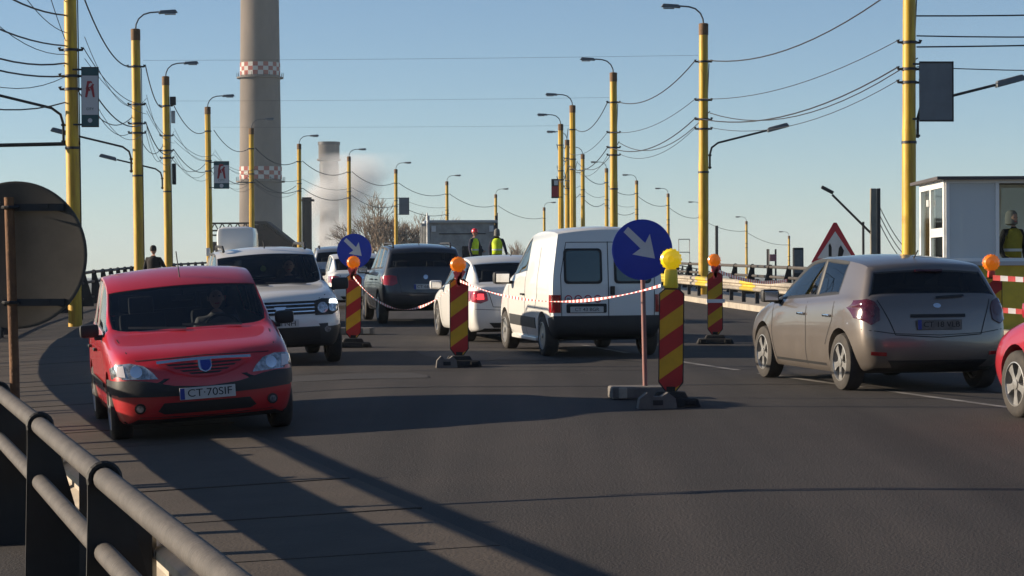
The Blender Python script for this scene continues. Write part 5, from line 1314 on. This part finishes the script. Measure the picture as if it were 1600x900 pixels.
t = thing('factory_chimney', 'second distant chimney half hidden in smoke', 'chimney', (xc2,D2,-7),0)
lathe('shaft', [(4.3,0),(3.75,zt2-10),(3.75,zt2-7.2),(4.35,zt2-6.8),(4.35,zt2-.4),(3.9,zt2-.4),(0,zt2-3)], M_CONC2, t, 32)
lathe('gallery', [(3.7,zt2-8.0),(5.0,zt2-7.6),(5.0,zt2-7.0),(3.7,zt2-7.0)], M_CONC2, t, 32)
lathe('rim_band', [(4.35,zt2-1.2),(4.6,zt2-1.2),(4.6,zt2+.1),(4.35,zt2+.1)], M_DARKMETAL, t, 32)
lathe('lower_band', [(4.0,zt2-14),(4.02,zt2-14),(4.02,zt2-9),(4.0,zt2-9)], M_DARKMETAL, t, 32)
# square dark stack
D3 = 310.0; w3 = 14/F_PX*D3; z3 = zat(307,D3)
t = thing('steel_stack', 'dark narrow square stack left of the distant smoke', 'stack', (at(480,D3),D3,-7),0)
M_STK = mat('stack_brown', (.05,.035,.03), .85, noise=.3, scale=.8)
box('shaft', (0,0,(z3+7)/2), (w3,w3,z3+7), M_STK, t, bev=.02); box('crown', (.1,0,z3+6.6), (w3+.5,w3+.2,.28), M_STK, t, bev=.03)
# shed with lattice girder and sloping conveyor
D4 = 300.0; e = D4/F_PX; xs0, xs1, xs2 = at(330,D4), at(415,D4), at(462,D4)
t = thing('factory_shed', 'dark brown shed with lattice girder and sloping roof below the chimney', 'shed', (xs0,D4,-7),0)
M_SHED = mat('shed_brown', (.075,.045,.035), .85, noise=.35, scale=.6); zr = zat(347,D4)+7; ze = zat(386,D4)+7
prism('wall', [(0,0),(xs2-xs0+.5,0),(xs2-xs0+.5,ze-.4),(xs1-xs0,zr-.25),(4.9,zr-.25),(4.9,zr-2.4),(0,zr-2.4)], Matrix.Rotation(R_(90),4,'X'), -6.0, M_SHED, t)
prism('sloping_roof', [(xs1-xs0-1.4,zr-.1),(xs1-xs0,zr-.1),(xs2-xs0+1,ze-.7),(xs2-xs0+1,ze-.35),(xs1-xs0+.1,zr+.25),(xs1-xs0-1.4,zr+.25)], Matrix.Translation((0,-.3,0)) @ Matrix.Rotation(R_(90),4,'X'), -6.6, M_STK, t)
for zz in (zr, zr-.95, zr-1.55): box('girder_chord', (3.2,-.2,zz), (7.0,.25,.22), M_STK, t)
for k in range(7): 
    p0 = Vector((k*1.0,-.2,zr-.95)); p1 = Vector((k*1.0+.5,-.2,zr)); tube('girder_brace', [p0,p1], .08, M_STK, t, 5); tube('girder_brace', [p1,p0+Vector((1.0,0,0))], .08, M_STK, t, 5)
bm = bmesh.new(); bmesh.ops.create_uvsphere(bm, u_segments=20, v_segments=12, radius=1.2)
for v in bm.verts: v.co = Vector((v.co.x*1.0+5.2, v.co.y+-2, max(v.co.z,0)*1.1 + zat(374,D4)+7-.2))
from_bm('dome', bm, mat('dome_cream',(.42,.38,.27),.7), t, True)
lathe('dome_base', [(1.2,0),(1.2,zat(374,D4)+6.8)], mat('dome_cream'), t, 20, Matrix.Translation((5.2,-2,0)))

def bare_tree(label, u, D, v_top, width_px, seed, m, depth=6, trunk=True):
    rnd = random.Random(seed); x = at(u,D); H = zat(v_top,D)+7; Wd = width_px/F_PX*D
    t = thing('bare_tree', label, 'tree', (x,D,-7),0,'leafless trees beyond the bridge')
    bm = bmesh.new(); bt = bmesh.new()
    def grow(p, d, L, r, lv, bmx):
        q = p + d*L; mid = p.lerp(q,.5) + Vector((rnd.uniform(-1,1),rnd.uniform(-1,1),0))*L*.05
        a_tube(bmx, [p,mid,q], [r,r*.85,r*.68], 5 if lv < 2 else 3, False)
        if lv >= depth: return
        nb = rnd.choice((3,3,4)) if lv > 0 else 6
        for k in range(nb):
            ang = rnd.uniform(.18,.62) if lv > 0 else rnd.uniform(.12,.55); az = rnd.uniform(0,2*math.pi) if lv else 2*math.pi*(k+rnd.random()*.5)/nb
            o1 = d.orthogonal().normalized(); o2 = d.cross(o1)
            nd = (d*math.cos(ang) + (o1*math.cos(az)+o2*math.sin(az))*math.sin(ang) + Vector((0,0,.16))).normalized()
            st = p.lerp(q, rnd.uniform(.55,1.0)) if lv > 0 else q
            grow(st, nd, L*rnd.uniform(.58,.82), max(r*.56,.022), lv+1, bm)
    grow(Vector((0,0,0)), Vector((0,0,1)), H*.24, H*.018, 0, bt)
    zs = [v.co.z for v in bm.verts]; xs = [v.co.x for v in bm.verts]
    kz = (H)/max(zs); kx = Wd/(max(xs)-min(xs))
    for v in bm.verts: v.co = Vector((v.co.x*kx, v.co.y*kx, v.co.z*kz))
    for v in bt.verts: v.co.z *= kz
    from_bm('trunk', bt, m, t, True); from_bm('crown', bm, m, t)
M_BARK = mat('bark', (.20,.15,.11), .95, noise=.3)
bare_tree('wide leafless tree right of the smoke behind the lamp posts', 602, 330, 297, 175, 3, M_BARK, 6)
bare_tree('lower leafless tree beside the tipper lorry', 660, 360, 330, 120, 5, M_BARK, 5)
bare_tree('small faint leafless tree right of the road workers', 812, 480, 374, 60, 9, M_BARK, 5)


# concrete utility pole with lamp, right
DP = 95.0; xP = at(1367,DP); zP = zat(297,DP)
t = thing('utility_pole', 'weathered concrete utility pole with a lamp arm left of the booth', 'utility pole', (xP,DP,-4),0)
M_UP = mat('pole_concrete', (.28,.255,.21), .9, noise=.35, scale=1.5)
box('shaft', (-.06,0,(zP+4)/2), (.26,.26,zP+4), M_UP, t, bev=.02, taper=(.9,.9)); box('back_channel', (.16,.02,(zP+4)/2), (.12,.3,zP+4), M_DARKMETAL, t)
la = tube('lamp_arm', [(-.1,0,zP+2.1),(-1.4,0,zP+3.4),(-1.75,0,zP+3.75)], .05, M_DARKMETAL, t, 6); box('lamp_head', (-1.95,0,zP+3.95), (.55,.2,.14), M_DARKMETAL, la, rot=Matrix.Rotation(R_(28),3,'Y'), bev=.04)
for k in range(3): cable((xP,DP,zP-.3-.35*k), (xP+7,DP+30,zP-2.6-.4*k), .5, .02, '%s dark cable hanging from the concrete utility pole' % ('upper','middle','lower')[k], 'cables of the utility pole')
# thin dark posts and small signs beyond the right railing
def far_post(label, u, v0, v1, D, w, extra=None, zb=None):
    x = at(u,D); z0 = -7 if zb is None else zb; z1 = zat(v0,D); t = thing('thin_post', label, 'post', (x,D,z0),0)
    tube('shaft', [(0,0,0),(0,0,z1-z0)], w/2, M_DARKMETAL, t, 6); return t, z1-z0
t, h = far_post('thin dark post right of the second right lamp post', 1120, 354, 0, 150, .20)
tube('side_arm', [(0,0,h-3.2),(.8,0,h-3.2)], .05, M_GREYARM, t, 5)
t, h = far_post('thin post with small pink and white sign beyond the right railing', 1212, 391, 0, 120, .10)
box('sign_plate', (-.15,-.1,h-.45), (.34,.04,.36), mat('faded_pink',(.45,.16,.17),.7), t); tube('side_post', [(-.36,0,0),(-.36,0,h)], .04, M_DARKMETAL, t, 5)
t, h = far_post('thin dark post left of the faded pink sign', 1199, 391, 0, 130, .09)
t = thing('cabinet_post', 'dark upright cabinet beyond the right railing', 'cabinet', (at(1247,100),100,-4),0)
hh = zat(389,100)+4; box('case', (0,0,hh/2), (.45,.3,hh), M_DARKMETAL, t, bev=.03); box('door_panel', (0,-.16,hh-.6), (.36,.02,1.0), M_GREYARM, t)
t = thing('sign_frame', 'empty thin metal frame on legs beyond the right lamp posts', 'frame', (at(1069,160),160,-7),0)
hf = zat(375,160)+7; ww = 17/F_PX*160
for sx in (-1,1): tube('leg', [(sx*ww/2,0,0),(sx*ww/2,0,hf)], .03, M_GREYARM, t, 5)
for z in (hf,hf-.9): tube('crossbar', [(-ww/2,0,z),(ww/2,0,z)], .03, M_GREYARM, t, 5)
t, h = far_post('short dark post left of the booth pole', 1349, 349, 0, 110, .12)

# rubble and low scrub beside the left railing
for k in range(9):
    yk = 38 + k*1.6; xk = rail(yk) - .75 - random.random()*.5; bm = bmesh.new(); bmesh.ops.create_icosphere(bm, subdivisions=2, radius=.13+.12*random.random())
    for v in bm.verts: v.co *= random.uniform(.8,1.15); v.co.z *= .7
    o = from_bm('stone', bm, M_KERB); o.location = (xk, yk, ground(rail(yk)-.45,yk)+.03); tag(o, '%s pale stone outside the left railing, counting away from the viewer' % ORD[k], 'stone', 'stones by the left railing')
bm = bmesh.new(); rnd = random.Random(4)
for k in range(5200):
    yk = rnd.uniform(30, 66); d = -1.1 - abs(rnd.gauss(0,1.0)); b0 = gp(-.45,yk); p = Vector((rail(yk)+d, yk, b0.z-.1)); h = rnd.uniform(.25,.95); a = rnd.uniform(0,6.28); w = .02
    tip = p + Vector((rnd.uniform(-.25,.25), rnd.uniform(-.25,.25), h)); sd = Vector((math.cos(a),math.sin(a),0))*w
    bm.faces.new([bm.verts.new(q) for q in (p-sd,p+sd,p.lerp(tip,.6)+sd*.8,tip)])
o = from_bm('dry_scrub', bm, mat('scrub',(.09,.085,.035),.9,noise=.5,scale=2)); tag(o, 'dry scrub growing outside the left railing', 'scrub', kind='stuff')

# ------------------------------------------------------------------ smoke by the far chimney, and the air itself
def vol(name, density_node=None):
    m = bpy.data.materials.new(name); m.use_nodes = True; n = m.node_tree; n.nodes.clear(); o = n.nodes.new('ShaderNodeOutputMaterial'); v = n.nodes.new('ShaderNodeVolumePrincipled')
    n.links.new(v.outputs[0], o.inputs['Volume']); return m, n, v
m, n, v = vol('smoke'); v.inputs['Color'].default_value = (.97,.97,.98,1); v.inputs['Anisotropy'].default_value = .0
D5 = 820.0; pxm = D5/F_PX; u0_, u1_, v0_, v1_ = 452, 640, 405, 222
def N(op, a, b=None, c=None):
    q = n.nodes.new('ShaderNodeMath'); q.operation = op
    for k, x in enumerate((a, b, c)):
        if x is None: continue
        if isinstance(x, (int, float)): q.inputs[k].default_value = x
        else: n.links.new(x, q.inputs[k])
    return q.outputs[0]
tc = n.nodes.new('ShaderNodeTexCoord'); sp = n.nodes.new('ShaderNodeSeparateXYZ'); n.links.new(tc.outputs['Object'], sp.inputs[0])
Hs = (v0_-v1_)*pxm; tt = N('DIVIDE', sp.outputs[2], Hs)
nz = n.nodes.new('ShaderNodeTexNoise'); nz.inputs['Scale'].default_value = .09; nz.inputs['Detail'].default_value = 5; n.links.new(tc.outputs['Object'], nz.inputs[0])
cx = N('MULTIPLY', N('POWER', tt, 2.2), 13.0); ww = N('MULTIPLY_ADD', tt, 11.0, 8.5)
wob = N('MULTIPLY', N('SUBTRACT', nz.outputs[0], .5), 14.0)
dx = N('DIVIDE', N('ADD', N('SUBTRACT', sp.outputs[0], cx), wob), ww); dy = N('DIVIDE', sp.outputs[1], ww)
rr_ = N('SUBTRACT', 1.0, N('ADD', N('MULTIPLY', dx, dx), N('MULTIPLY', dy, dy)))
core = N('POWER', N('MAXIMUM', rr_, 0.0), 1.3)
mr = n.nodes.new('ShaderNodeMapRange'); mr.inputs[1].default_value = .38; mr.inputs[2].default_value = .66; mr.inputs[3].default_value = .08; mr.inputs[4].default_value = 1.0; n.links.new(nz.outputs[0], mr.inputs[0])
fade = N('MAXIMUM', N('MINIMUM', N('MULTIPLY', N('SUBTRACT', .92, tt), 2.6), 1.0), 0.0)
n.links.new(N('MULTIPLY', N('MULTIPLY', N('MULTIPLY', core, mr.outputs[0]), fade), .42), v.inputs['Density'])
bm = bmesh.new(); w_ = (u1_-u0_)*pxm; a_box(bm, (w_/2 - (520-u0_)*pxm, 0, Hs/2), (w_, 36, Hs))
o = from_bm('smoke', bm, m); o.location = (at(520,D5), D5, zat(v0_,D5)); tag(o, 'pale smoke drifting in front of the second chimney', 'smoke', kind='stuff')
HAZE = .00014
m, n, v = vol('haze_air'); v.inputs['Color'].default_value = (.74,.87,1.0,1); v.inputs['Density'].default_value = HAZE; v.inputs['Anisotropy'].default_value = .0
bm = bmesh.new(); a_box(bm, (0,2300,37.5), (6100,5600,91)); o = from_bm('haze', bm, m); tag(o, kind='stuff')
